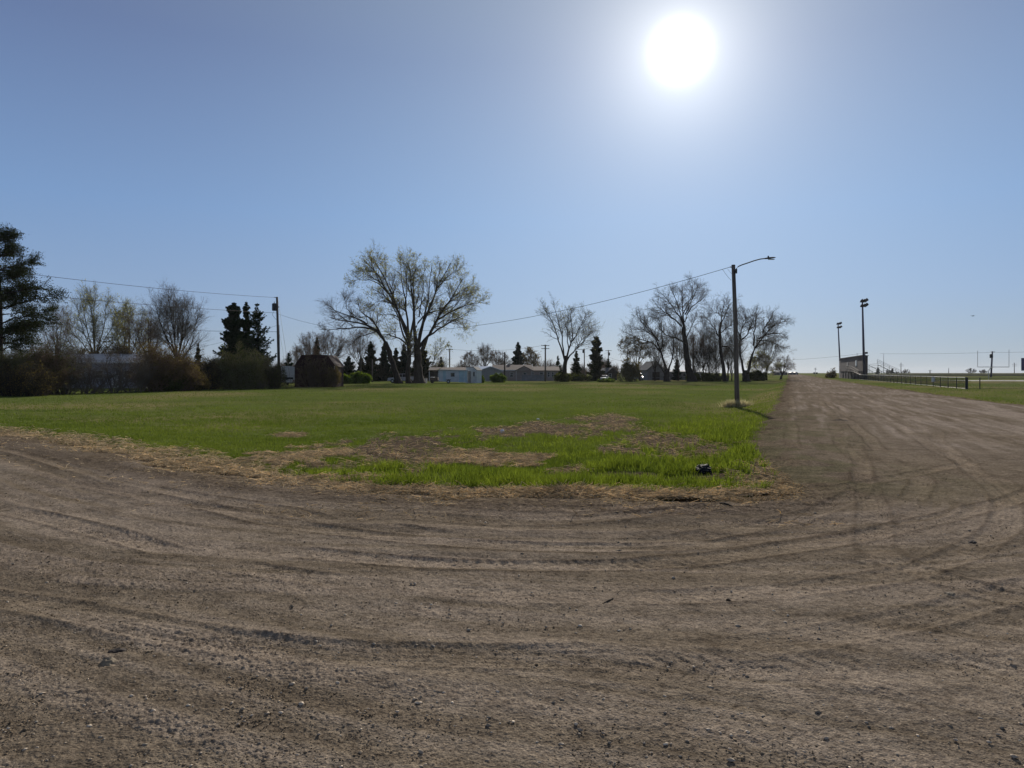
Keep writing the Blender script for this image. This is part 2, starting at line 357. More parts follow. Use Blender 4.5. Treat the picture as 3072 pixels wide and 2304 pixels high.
trk_h = np.zeros(len(x)); trk_c = np.zeros(len(x)); m_ = (rr < 90) & (np.abs(np.arctan2(x, y)) < .85)
for ti, (pl, offs) in enumerate(TRK):
    wl = chaikin([gpt(u, v, 1.6) for u, v in pl], 2); st_, q_ = sdist(wl, x[m_], y[m_]); q_ = q_ + (fbm(x[m_]/2.5, y[m_]/2.5, 2, 90+ti) - .5) * .25
    vis = sst(.32, .55, fbm(st_/2.2 + ti*7, q_*0 + ti, 3, 95))
    for of in offs:
        q = q_ - of; e = np.exp(-(q/.14)**6) * vis; rib = np.sin(q * 2*math.pi/.055 + .3*np.sin(st_*9)); ed = np.exp(-((np.abs(q)-.16)/.03)**2) * vis
        blk = (np.sin((st_ + np.abs(q)*.8) * 2*math.pi/.11) > 0)
        c = e * (.45 + .25*rib) - ed * .9; trk_c[m_] += c * (1 - .35*(ti % 3)); trk_h[m_] += -e*.006 + e*rib*.0012 + ed*.007 - e*.003*blk*(ti % 2)
trk_c = np.clip(trk_c, -1, 1)
h = np.zeros(len(x))
gn = fbm(x*60, y*60, 3, 61)
h += (gn - .5) * (.005 + .006 * loose) * near + np.clip(gn - .62, 0, 1) * (.007 + .009*loose) * near
h += (vnoise(x*125, y*125, 62) - .5) * (.0035 + .003 * loose) * vn
h += (fbm(x*14, y*14, 2, 59) - .5) * .006 * near
clod = sst(.70, .80, vnoise(x*19, y*19, 63)) * (.35 + .65*loose); h += clod * .003 * near * sst(.55, .7, vnoise(x*7, y*7, 60))
h += (streak - .5) * .012 + rut * .5 + tread * .45 + trk_h + ridge * .035 * fbm(x*6, y*6, 3, 64)
h += (fbm(x*1.1, y*1.1, 3, 65) - .5) * .03 * near + (big-.5)*.03
edge = np.clip((D + (fbm(x*1.5, y*1.5, 4, 66) - .5) * 1.0 + (fbm(x*.4, y*.4, 2, 56) - .5) * 1.2 * (y > 8)) / .35, -1, 1)
z = gheight(x, y, d1, d2) + h * sst(-.2, .6, D) + .02 + .045 * edge
z -= .03 * (1 - sst(2, 3, rr)) * 0
me = np_mesh('dirt_road', np.stack([x, y, z], 1), F, smooth=True)
attr(me, 'loose', np.clip(loose * .55 + ridge, 0, 1)); attr(me, 'streak', streak); attr(me, 'track', trk_c*.5 + .5); attr(me, 'dusty', np.clip(sst(.5, .62, big * .6 + streak * .4) * .5 * (1-ridge) + away * sst(.5, .7, strA) * .35 + .42 * sst(9, 17, y) * sst(1.2, 3.5, d1) * sst(.32, .6, fbm(x/2.2, y/4, 3, 57)), 0, 1))
verge = 1 - sst(.1, .9, np.minimum(D, 9) - (fbm(x/.9, y/.9, 3, 67)-.5)*1.4)
shoulder = (1 - sst(.6, 2.8, d1 - (fbm(x/1.3, y/1.3, 3, 68)-.5)*2.4)) * sst(3.0, 4.6, x) * sst(7.5, 10.5, y) * (1 - sst(24, 32, y))
attr(me, 'weedy', np.clip(.55 * shoulder * sst(.38, .58, fbm(x/.5, y/.8, 4, 69)), 0, 1)); attr(me, 'verge', verge * .85)
def road_mat():
    m = bpy.data.materials.new('dirt_gravel'); m.use_nodes = True; t = m.node_tree; n = t.nodes; l = t.links
    p = n['Principled BSDF']; p.inputs['Roughness'].default_value = 1; p.inputs['Specular IOR Level'].default_value = 0
    tcn = n.new('ShaderNodeTexCoord')
    def noise(sc, det=5):
        q = n.new('ShaderNodeTexNoise'); q.inputs['Scale'].default_value = sc; q.inputs['Detail'].default_value = det; l.new(tcn.outputs['Object'], q.inputs['Vector']); return q.outputs['Fac']
    def ramp(f, *st):
        c = n.new('ShaderNodeValToRGB'); e = c.color_ramp.elements
        e[0].position = st[0][0]; e[0].color = (*st[0][1], 1); e[1].position = st[-1][0]; e[1].color = (*st[-1][1], 1)
        for s_ in st[1:-1]: q = e.new(s_[0]); q.color = (*s_[1], 1)
        l.new(f, c.inputs[0]); return c.outputs[0]
    def mix(f, a, b, blend='MIX'):
        c = n.new('ShaderNodeMix'); c.data_type = 'RGBA'; c.blend_type = blend
        if hasattr(f, 'links'): l.new(f, c.inputs[0])
        else: c.inputs[0].default_value = f
        l.new(a, c.inputs[6]); l.new(b, c.inputs[7]); return c.outputs[2]
    def at(nm): q = n.new('ShaderNodeAttribute'); q.attribute_name = nm; return q.outputs['Fac']
    base = ramp(noise(1.3, 6), (.35, (.168, .137, .102)), (.65, (.218, .180, .137)))
    lo = ramp(noise(30, 6), (.35, (.072, .058, .046)), (.6, (.170, .138, .108)))
    stc = ramp(at('streak'), (.30, (.68, .66, .66)), (.5, (1, 1, 1)), (.70, (1.22, 1.2, 1.18)))
    du = ramp(noise(2.1, 6), (.35, (.245, .205, .168)), (.65, (.31, .262, .22)))
    c = mix(at('loose'), base, lo); c = mix(at('dusty'), c, du)
    c = mix(.38, c, stc, 'MULTIPLY')
    c = mix(1.0, c, ramp(at('track'), (.1, (.74, .72, .71)), (.5, (1, 1, 1)), (.9, (1.24, 1.22, 1.19))), 'MULTIPLY')
    c = mix(at('verge'), c, ramp(noise(18, 6), (.4, (.075, .058, .045)), (.7, (.24, .19, .13))))
    c = mix(at('weedy'), c, ramp(noise(25, 5), (.4, (.085, .085, .045)), (.6, (.15, .14, .085))))
    fine = ramp(noise(120, 4), (.34, (.5, .48, .47)), (.46, (1, 1, 1)), (.58, (1.0, 1.0, 1.0)), (.70, (1.7, 1.65, 1.55)))
    c = mix(1.0, c, ramp(noise(28, 6), (.36, (.72, .71, .71)), (.5, (1, 1, 1)), (.64, (1.2, 1.19, 1.17))), 'MULTIPLY')
    c = mix(1.0, c, ramp(noise(6, 7), (.36, (.84, .83, .82)), (.5, (1, 1, 1)), (.64, (1.10, 1.09, 1.08))), 'MULTIPLY')
    c = mix(1.0, c, fine, 'MULTIPLY')
    l.new(c, p.inputs['Base Color'])
    b = n.new('ShaderNodeBump'); b.inputs['Distance'].default_value = .008; b.inputs['Strength'].default_value = 1; l.new(noise(75, 6), b.inputs['Height'])
    b2 = n.new('ShaderNodeBump'); b2.inputs['Distance'].default_value = .03; b2.inputs['Strength'].default_value = .7; l.new(noise(7, 8), b2.inputs['Height']); l.new(b.outputs[0], b2.inputs['Normal'])
    l.new(b2.outputs[0], p.inputs['Normal'])
    return m
M['road'] = road_mat()
tag(link('dirt_road', me, M['road']), kind='structure')

# ------------------------------------------------------------------ scatter: stones, blades, straw
rg = np.random.default_rng(5)
def scatter(n, r0, r1, amax=46, pw=1.0):
    a = np.radians(rg.uniform(-amax, amax, n)); p = rg.uniform((1/r1)**pw, (1/r0)**pw, n) ** (1/pw); r = 1/p
    return r*np.sin(a), r*np.cos(a), r
def mk_ground_z(x, y):
    s1, d1, d2, D = plan(x, y); return gheight(x, y, d1, d2), d1, d2, D
# gravel: irregular little stones
x, y, r = scatter(90000, 1.8, 22, 46, 1.2)
zz, d1, d2, D = mk_ground_z(x, y); cl = fbm(x/1.9, y/1.3, 4, 51)
k = (D > .25) & (rg.random(len(x)) < .25 + 1.0 * sst(.45, .6, cl)); x, y, zz, r = x[k], y[k], zz[k], r[k]
OCT = np.array([(1,0,0),(0,1,0),(-1,0,0),(0,-1,0),(0,0,1),(0,0,-1),(.7,.7,.35),(-.7,.6,.3),(-.6,-.7,.4),(.6,-.7,.3)], float)
TR = np.array([(4,6,0),(4,1,6),(4,7,1),(4,2,7),(4,8,2),(4,3,8),(4,9,3),(4,0,9),(5,0,6),(5,6,1),(5,1,7),(5,7,2),(5,2,8),(5,8,3),(5,3,9),(5,9,0)])
def stones(x, y, z, size):
    n = len(x); th = rg.uniform(0, 6.28, n); q = OCT[None] * rg.uniform(.65, 1.25, (n, 10, 1)) * size[:, None, None] * np.stack([rg.uniform(.8, 1.4, n), rg.uniform(.6, 1, n), rg.uniform(.4, .8, n)], 1)[:, None, :]
    c, s = np.cos(th)[:, None], np.sin(th)[:, None]
    V = np.stack([q[..., 0]*c - q[..., 1]*s + x[:, None], q[..., 0]*s + q[..., 1]*c + y[:, None], q[..., 2] + z[:, None]], -1).reshape(-1, 3)
    Fc = (TR[None] + (np.arange(n) * 10)[:, None, None]).reshape(-1, 3); return V, Fc
size = rg.gamma(1.5, .0010, len(x)) + .0022 + .00022 * r; size = np.minimum(size, .013)
V, Fc = stones(x, y, zz + .068, size)
px_, py_, pr_ = scatter(2600, 2, 14, 46, 1.2); pz_, _a, _b, pD_ = mk_ground_z(px_, py_); k = pD_ > .4; Vp, Fp = stones(px_[k], py_[k], pz_[k] + .072, rg.gamma(2.0, .0022, k.sum()) + .003)
tag(link('pebbles', np_mesh('pebbles', Vp, None, Fp), leafmat('pale_pebble', (.50, .43, .34), (.33, .27, .21), 0.0, 30, var=(.5, 1.5))), 'pale pebbles sprinkled over the dirt junction', 'pebbles', kind='stuff')
sm = leafmat('gravel_stone', (.34, .27, .19), (.15, .115, .08), 0.0, 30, var=(.45, 1.5))
tag(link('gravel', np_mesh('gravel', V, None, Fc), sm), 'small loose stones and soil clods scattered over the dirt junction', 'gravel', kind='stuff')

def blades(x, y, z, hgt, wid, lean=.35, seg=2, curl=.5):
    n = len(x); th = rg.uniform(0, 2*np.pi, n); ph = rg.uniform(0, 2*np.pi, n); le = rg.uniform(.1, 1, n) * lean
    wx, wy = np.cos(th)*wid/2, np.sin(th)*wid/2; lx, ly = np.cos(ph)*le*hgt, np.sin(ph)*le*hgt
    rows = []
    for i in range(seg):
        t = i / seg; w = 1 - .45 * t; cx = x + lx * t ** 1.7; cy = y + ly * t ** 1.7; cz = z + hgt * (t - curl * le * t * t * .5)
        rows.append(np.stack([cx - wx*w, cy - wy*w, cz], -1)); rows.append(np.stack([cx + wx*w, cy + wy*w, cz], -1))
    rows.append(np.stack([x + lx, y + ly, z + hgt * (1 - curl * le * .5)], -1))
    V = np.stack(rows, 1).reshape(-1, 3); b = (np.arange(n) * (2*seg+1))[:, None]
    F4 = np.concatenate([b + np.array([[2*i, 2*i+1, 2*i+3, 2*i+2]]) for i in range(seg-1)]) if seg > 1 else None
    F3 = b + np.array([[2*seg-2, 2*seg-1, 2*seg]])
    return V, F4, F3
def cut(k, *a): return [q[k] for q in a]
# mown lawn
x, y, r = scatter(900000, 12, 130, 44, 1.25)
zz, d1, d2, D = mk_ground_z(x, y)
k = D < -.02; x, y, r, zz, d1, d2, D = cut(k, x, y, r, zz, d1, d2, D); bare, straw, tall = cover(x, y, d1, D)
den = (1 - bare * .97) * (1 - .2*tall); clump = .35 + .65 * sst(.35, .6, fbm(x*2.5, y*2.5, 3, 71))
k = rg.random(len(x)) < den * clump * np.where(d1 < 0, 1, .8); x, y, r, zz, tall = cut(k, x, y, r, zz, tall)
V, F4, F3 = blades(x, y, zz - .02, rg.uniform(.035, .085, len(x)) * (.8 + .5 * fbm(x/3, y/3, 3, 72)) * (1 + r / 150), .004 + .00045 * r, .7)
M['lawn'] = leafmat('lawn_blade', (.155, .195, .046), (.086, .124, .028), .36, .16, (1.2, 1.2, .6), var=(.7, 1.3))
tag(link('lawn_grass', np_mesh('lawn_grass', V, F4, F3), M['lawn']), 'short mown green grass covering the open field', 'grass', kind='stuff')
# tall unmown grass in the corner and along the bank
x, y, r = scatter(520000, 8.5, 50, 44, 1.25)
zz, d1, d2, D = mk_ground_z(x, y); bare, straw, tall = cover(x, y, d1, D)
k = (d1 < -.42 + 1.1*(fbm(x*1.1, y*1.1, 4, 75)-.5) + .25*sst(2.2, 3.5, x)) & (rg.random(len(x)) < tall * (1 - bare * .985) * (.14 + .86 * sst(.42, .60, fbm(x*1.9, y*1.9, 4, 73))) * (1 - .2*sst(.5,.65,fbm(x*.7, y*.7, 3, 76)))); x, y, r, zz, tall, d1 = cut(k, x, y, r, zz, tall, d1)
hh = rg.uniform(.07, .25, len(x)) * (.42 + .62 * tall) * (.35 + 1.2 * fbm(x*1.5, y*1.5, 3, 74)) * (1 - .4*sst(18, 30, y))
V, F4, F3 = blades(x, y, zz - .02, hh, .0055 + .0004 * r, .75, 3)
M['tall'] = leafmat('tall_blade', (.155, .200, .040), (.085, .120, .026), .45, 1.6, (1.25, 1.22, .5))
tag(link('tall_grass', np_mesh('tall_grass', V, F4, F3), M['tall']), 'bright tall unmown grass in the ditch corner beside the dirt street', 'grass', kind='stuff')
# straw and dead stalks
def straws(x, y, z, ln, wd, tilt=.18):
    n = len(x); th = rg.uniform(0, 6.28, n); ti = rg.normal(0, tilt, n); dx, dy, dz = np.cos(th)*ln/2, np.sin(th)*ln/2, np.abs(np.sin(ti))*ln
    px, py = -np.sin(th)*wd, np.cos(th)*wd; bnd = rg.normal(0, .12, n) * ln
    A = np.stack([x-dx, y-dy, z], -1); B = np.stack([x + px/wd*bnd, y + py/wd*bnd, z+dz*.6+.004], -1); C = np.stack([x+dx, y+dy, z+dz], -1)
    P = np.stack([px, py, 0*px], -1); Zv = np.array([0, 0, 1.0]) * wd[:, None] * 1.0
    V = np.stack([A-P, A+P, A+Zv, B-P, B+P, B+Zv, C-P, C+P, C+Zv], 1).reshape(-1, 3); b = (np.arange(n)*9)[:, None]
    Q = [[0,1,4,3],[1,2,5,4],[2,0,3,5],[3,4,7,6],[4,5,8,7],[5,3,6,8]]
    return V, np.concatenate([b + np.array([q]) for q in Q])
x, y, r = scatter(420000, 7.6, 34, 44, 1.3)
zz, d1, d2, D = mk_ground_z(x, y); bare, straw, tall = cover(x, y, d1, D)
out = np.exp(-np.maximum(D, 0) / .42) * sst(.3, .6, fbm(x/1.1, y/.5, 3, 81)) * (1-sst(3.0, 4.2, x))
k = rg.random(len(x)) < np.where(D < 0, np.maximum(straw * .9, .8*np.exp(-(D/.5)**2)*(d1 < 0)*(x < 3.6)), out * .8); x, y, r, zz, straw = cut(k, x, y, r, zz, straw)
V, F4 = straws(x, y, zz + .035 + rg.uniform(0, .05, len(x)) * straw, rg.uniform(.05, .22, len(x)), .0022 + .00022*r)
M['straw'] = leafmat('straw_stalk', (.72, .63, .46), (.42, .35, .24), .5, 3, (1.1, 1, .8))
tag(link('straw_litter', np_mesh('straw_litter', V, F4), M['straw']), 'dry straw and dead stalks strewn along the lawn edge', 'straw', kind='stuff')
# ------------------------------------------------------------------ trees: vectorised branching
UP = np.array([0, 0, 1.0])
def resample(P, n):
    P = np.asarray(P, float); d = np.r_[0, np.cumsum(np.linalg.norm(np.diff(P, axis=0), axis=1))]; t = np.linspace(0, d[-1], n)
    # smooth the polyline a little
    Q = np.stack([np.interp(t, d, P[:, k]) for k in range(3)], 1); Q2 = Q.copy(); Q2[1:-1] = (Q[:-2] + 2*Q[1:-1] + Q[2:]) / 4; return Q2
def nrmz(v): return v / np.maximum(np.linalg.norm(v, axis=-1, keepdims=True), 1e-9)
def tubes_mesh(P, Rd, k):
    """P (B,n,3) centre lines, Rd (B,n) radii, k sides"""
    B, n, _ = P.shape; T = np.empty_like(P); T[:, 1:-1] = P[:, 2:] - P[:, :-2]; T[:, 0] = P[:, 1] - P[:, 0]; T[:, -1] = P[:, -1] - P[:, -2]; T = nrmz(T)
    ref = np.where(np.abs(T[..., 2:3]) < .9, UP, np.array([1., 0, 0])); A = nrmz(np.cross(T, ref)); C = np.cross(T, A)
    w = 2*np.pi*np.arange(k)/k
    V = P[:, :, None] + Rd[:, :, None, None] * (A[:, :, None] * np.cos(w)[:, None] + C[:, :, None] * np.sin(w)[:, None])
    b = (np.arange(B) * n * k)[:, None, None]; i = (np.arange(n-1) * k)[None, :, None]; j = np.arange(k)[None, None]; j2 = (j+1) % k
    F = np.stack([b+i+j, b+i+j2, b+i+k+j2, b+i+k+j], -1).reshape(-1, 4)
    return V.reshape(-1, 3), F
def join(L_):
    V = []; F = []; o = 0
    for v, f in L_: V.append(v); F.append(f + o); o += len(v)
    return np.concatenate(V), np.concatenate(F)
def grow(P, Rd, m, t0, ln, ang, n=4, up=.25, wig=.12, rmin=.012, rf=.55, g=None, t1=1.0, grav=0.0):
    """m children on each of the B parent lines"""
    B, N_, _ = P.shape; pi = np.repeat(np.arange(B), m); t = g.uniform(t0, t1, len(pi)); f = t * (N_-1); i = np.minimum(f.astype(int), N_-2); u = (f - i)[:, None]
    s = P[pi, i] * (1-u) + P[pi, i+1] * u; T = nrmz(P[pi, i+1] - P[pi, i]); r = Rd[pi, i] * (1-u[:, 0]) + Rd[pi, i+1] * u[:, 0]
    q = nrmz(g.normal(size=(len(pi), 3))); pr = nrmz(q - (q*T).sum(1, keepdims=True) * T)
    a = np.radians(g.normal(ang, ang*.25, len(pi)))[:, None]; d = nrmz(T*np.cos(a) + pr*np.sin(a))
    L_ = (ln if np.isscalar(ln) else ln[pi]) * g.uniform(.55, 1.2, len(pi)) * (1.12 - .45 * t); st = (L_ / (n-1))[:, None]
    C = np.empty((len(pi), n, 3)); C[:, 0] = s
    for k in range(1, n):
        d = nrmz(d + UP * (up - grav) * (1.0/(n-1)) + g.normal(size=d.shape) * wig); C[:, k] = C[:, k-1] + d * st
    r0 = np.maximum(np.minimum(r * rf, L_*.035), rmin); Rc = r0[:, None] * np.linspace(1, .35, n)[None]; Rc = np.maximum(Rc, rmin*.6)
    return C, Rc, L_
def quads_at(pts, size, g, aspect=.6):
    n = len(pts); a = nrmz(g.normal(size=(n, 3))); b = nrmz(np.cross(a, g.normal(size=(n, 3)))); s = (size * g.uniform(.6, 1.3, n))[:, None]
    V = np.stack([pts - a*s, pts + b*s*aspect, pts + a*s, pts - b*s*aspect], 1).reshape(-1, 3); F = (np.arange(n)*4)[:, None] + np.array([[0, 1, 2, 3]])
    return V, F
def tree_obj(name, label, cat, base, trunk, crown, leaf, tm, cm, lm, group=None, foliage='leaf_buds'):
    t = thing(name, label, cat, base, 0, group); b = np.array(base)
    if trunk: V, F = join(trunk); link('trunk', np_mesh('trunk', V - b, F, smooth=True), tm, t)
    if crown: V, F = join(crown); link('crown', np_mesh('crown', V - b, F), cm, t)
    if leaf: V, F = join(leaf); link(foliage, np_mesh(foliage, V - b, F), lm, t)
    return t
def bare_tree(name, label, Y, limbs, seed, L1=(12, .16, 45), L2=(8, .075, 42), L3=(5, .035, 40), up=.3, rmin=None, leaf=0, leafsize=.10,
              tm='bark_dark', cm='twig', lm='bud', cat='bare tree', group=None, dys=.22, zg=None, grav=0.0, droop=0.0):
    """limbs: lists of (u, v) photo points with a start and an end radius; depth wanders so the crown is round in plan"""
    g = np.random.default_rng(seed); rmin = rmin or .0001 * Y
    base_u, base_v = limbs[0][0][0]; bx = mX(base_u, Y); z0 = gz(bx, Y) - .15 if zg is None else zg
    sh = z0 - mZ(base_v, Y) ; H = (base_v - min(p[1] for l in limbs for p in l[0])) / FP * Y
    cr = []; tk = []; PP = []; RR = []
    for i, l in enumerate(limbs):
        pts, r0, r1 = l[0], l[1], l[2]; dy = l[3] if len(l) > 3 else (0 if i == 0 else g.uniform(-1, 1) * dys * H)
        dy0 = l[4] if len(l) > 4 else 0
        P = resample([(mX(u, Y), Y, mZ(v, Y) + sh * max(0, 1 - (base_v - v) / 60)) for u, v in pts], 9)
        w = np.linspace(0, 1, 9); P[:, 1] += dy0 + (dy - dy0) * w ** 1.3; P[1:-1] += g.normal(size=(7, 3)) * H * .004
        Rr = (r0 + (r1 - r0) * w ** .7) * (1 if i == 0 else .85)
        if i == 0 or (len(l) > 5 and l[5]): Rr[0] *= 1.45; Rr[1] *= 1.08
        PP.append(P); RR.append(Rr)
        tk.append(tubes_mesh(P[None], Rr[None], 8))
    P = np.array(PP); Rr = np.array(RR)
    # branches: on limbs, not on the lower trunk
    lim = P[1:] if len(P) > 1 else P; lr = Rr[1:] if len(P) > 1 else Rr
    C1, R1, l1 = grow(lim, lr, int(L1[0]*1.35), .28, L1[1]*H*1.35, L1[2], 6, up, .12, rmin, g=g, grav=grav)
    ext, Rx, lx = grow(lim, lr, 2, .85, L1[1]*H*1.0, 20, 6, up, .10, rmin, g=g, grav=grav)      # leaders at the limb tips
    C1 = np.concatenate([C1, ext]); R1 = np.concatenate([R1, Rx]); l1 = np.concatenate([l1, lx])
    C2, R2, l2 = grow(C1, R1, L2[0], .10, np.minimum(L2[1]*H*1.5, l1*.62), L2[2], 5, up*.8, .14, rmin*.8, g=g, grav=grav + droop*.5)
    C3, R3, l3 = grow(C2, R2, L3[0] + 1, .15, np.minimum(L3[1]*H*1.6, l2*.62), L3[2], 4, up*.6, .16, rmin*.6, g=g, grav=grav + droop)
    cr = [tubes_mesh(C1, R1, 4), tubes_mesh(C2, R2, 3), tubes_mesh(C3, R3, 3)]
    lf = []
    if leaf:
        pts = np.concatenate([C3[:, 1:].reshape(-1, 3), C2[:, 2:].reshape(-1, 3)]); k = g.random(len(pts)) < leaf
        pts = pts[k] + g.normal(size=(k.sum(), 3)) * leafsize * .6; lf = [quads_at(pts, leafsize, g)]
    return tree_obj(name, label, cat, (bx, Y, z0), tk, cr, lf, M[tm], M[cm], M[lm], group)
def autolimbs(u, vb, vt, w, n, fork=.3, r=.2, Y=150, lean=0, seed=1, spread=1.0, flat=1.0):
    """limbs of an ordinary crown: base (u, vb), top vt, crown width w in photo pixels"""
    g = random.Random(seed); H = vb - vt; out = [([(u, vb), (u + lean*.3, vb - H*fork*.5), (u + lean*.5, vb - H*fork)], r, r*.75)]
    for i in range(n):
        f = (i + .5) / n * 2 - 1 + g.uniform(-.12, .12); e = f * w / 2; top = vb - H * (fork + (1 - fork) * (1 - abs(f) ** 2 * .55 * flat) * g.uniform(.72, .9))
        s = g.uniform(.6, 1.0); sv = vb - H * fork * s; su = u + lean * .5 * s
        out.append(([(su, sv), (u + lean*.6 + e * .45 * spread, sv - (sv - top) * .4), (u + lean*.8 + e * .78, sv - (sv - top) * .72), (u + lean + e * .88, top)], r * g.uniform(.38, .55), r * .1))
    return out
def conifer(name, label, u, vb, vt, w, Y, seed, lm='needle', dens=1.0, leafs=None, shape=1.0, gap=0.0, start=.06, cat='spruce', group=None, zg=None, droop=.25, tm='bark_dark'):
    g = np.random.default_rng(seed); bx = mX(u, Y); z0 = gz(bx, Y) - .1 if zg is None else zg
    top = mZ(vt, Y); H = top - z0; Wm = w / FP * Y / 2; leafs = leafs or max(.09, .00115 * Y)
    tk = [tubes_mesh(resample([(bx, Y, z0), (bx + g.normal()*.1, Y, z0 + H*.5), (bx, Y, top)], 9)[None], np.linspace(.018*H, .01, 9)[None], 7)]
    nb = int(H * 24 * dens ** .5); f = np.sort(g.uniform(start, .985, nb)); th = g.uniform(0, 2*np.pi, nb)
    prof = (1 - f) ** (.85 * shape) * (.75 + .25 * np.sin(f * 40 + g.uniform(0, 6))) * g.uniform(.72, 1.08, nb)
    prof *= np.clip(.75 + (f - start) * 5, 0, 1); L_ = np.maximum(Wm * prof * 1.25, .12); n = 6; w_ = np.linspace(0, 1, n)[None]
    d = np.stack([np.cos(th), np.sin(th)], 1); rise = (f - .35) * .7
    P = np.empty((nb, n, 3)); P[..., 0] = bx + d[:, :1] * L_[:, None] * w_; P[..., 1] = Y + d[:, 1:] * L_[:, None] * w_
    P[..., 2] = z0 + H * f[:, None] + L_[:, None] * (rise[:, None] * w_ - droop * w_ * (1 - w_) * 1.6 + .12 * w_ ** 3)
    P[:, 1:] += g.normal(size=(nb, n-1, 3)) * .04 * L_[:, None, None]
    cr = [tubes_mesh(P, (.012 + .012 * L_)[:, None] * np.linspace(1, .3, n)[None], 3)]
    per = np.maximum((34 * dens * L_ / (leafs * 4)).astype(int), 4); pi = np.repeat(np.arange(nb), per); t = g.uniform(.08, 1.05, len(pi))
    ff = np.clip(t, 0, 1) * (n-1); i = np.minimum(ff.astype(int), n-2); uu = (ff - i)[:, None]; c = P[pi, i] * (1-uu) + P[pi, i+1] * uu
    side = g.normal(size=len(pi)) * .20 * L_[pi] * (1.15 - t); pd = np.stack([-d[pi, 1], d[pi, 0]], 1)
    c[:, :2] += pd * side[:, None]; c[:, 2] -= np.abs(side) * .35 + g.exponential(.05, len(pi)) * L_[pi]
    # each spray is a leaf-shaped quad pointing outwards and a little down
    o = nrmz(np.stack([d[pi, 0] + pd[:, 0] * np.sign(side) * .8, d[pi, 1] + pd[:, 1] * np.sign(side) * .8, -.15 + g.normal(size=len(pi)) * .35], 1)); q = nrmz(np.cross(o, g.normal(size=o.shape)))
    s = (leafs * g.uniform(.7, 1.5, len(pi)))[:, None]; V = np.stack([c - o*s, c + q*s*.34, c + o*s*1.1, c - q*s*.34], 1).reshape(-1, 3)
    lf = [(V, (np.arange(len(pi))*4)[:, None] + np.array([[0, 1, 2, 3]]))]
    t_ = thing(name, label, cat, (bx, Y, z0), 0, group); b = np.array((bx, Y, z0))
    V, F = join(tk); link('trunk', np_mesh('trunk', V-b, F, smooth=True), M[tm], t_)
    V, F = join(cr); br = link('branches', np_mesh('branches', V-b, F), M[tm], t_); br['kind'] = 'stuff'
    V, F = join(lf); link('crown', np_mesh('crown', V-b, F), M[lm], t_)
    return t_
def shrub(name, label, u, vt, w, Y, seed, cm='twig', lm='shrub_leaf', leaf=.3, stems=22, leafsize=None, dens=1.0, spread=1.0, cat='bush', group=None, twist=.16, arch=.0, zg=None, dep=None, tm=None):
    g = np.random.default_rng(seed); bx = mX(u, Y); z0 = (gz(bx, Y) - .05) if zg is None else zg; H = mZ(vt, Y) - z0; Wm = w / FP * Y / 2; dep = dep or min(Wm, 1.6); leafsize = leafsize or .0009 * Y
    n = 8; S_ = int(stems); a = g.uniform(0, 2*np.pi, S_); q = np.sqrt(g.random(S_)); ex = np.cos(a)*q*Wm; ey = np.sin(a)*q*dep
    b0 = np.stack([bx + ex * .55 * spread, Y + ey * .5, np.full(S_, z0)], 1); topz = z0 + H * g.uniform(.50, 1.0, S_) * (1 - .40 * q**2.2); e0 = np.stack([bx + ex, Y + ey, topz], 1)
    w_ = np.linspace(0, 1, n)[None, :, None]; P = b0[:, None] * (1-w_) + e0[:, None] * w_; bow = g.normal(size=(S_, 1, 3)) * .10 * H * np.sin(np.pi * w_); P = P + bow; P[:, 1:] += np.cumsum(g.normal(size=(S_, n-1, 3)) * H * .018, 1)
    Rr = (.010 * H + .012) * g.uniform(.6, 1.3, S_)[:, None] * np.linspace(1, .25, n)[None]; rm = .00013 * Y
    C1, R1, l1 = grow(P, Rr, int(9*dens), .12, .30*H, 42, 5, .25 - arch, twist, rm, g=g)
    C2, R2, l2 = grow(C1, R1, int(7*dens), .12, .14*H, 45, 4, .15 - arch, twist, rm*.8, g=g)
    C3, R3, l3 = grow(C2, R2, 3, .2, .07*H, 45, 3, .1, twist, rm*.7, g=g)
    lf = []
    if leaf:
        pts = np.concatenate([C3[:, 1:].reshape(-1, 3), C2[:, 1:].reshape(-1, 3)]); k = g.random(len(pts)) < leaf; lf = [quads_at(pts[k] + g.normal(size=(k.sum(), 3))*leafsize, leafsize, g)]
    t = thing(name, label, cat, (bx, Y, z0), 0, group); b = np.array((bx, Y, z0))
    V, F = tubes_mesh(P, Rr, 4); link('stems', np_mesh('stems', V-b, F), M[tm or cm], t)
    V, F = join([tubes_mesh(C1, R1, 3), tubes_mesh(C2, R2, 3), tubes_mesh(C3, R3, 3)]); link('twigs', np_mesh('twigs', V-b, F), M[cm], t)
    if lf: V, F = lf[0]; link('leaves', np_mesh('leaves', V-b, F), M[lm], t)
    return t

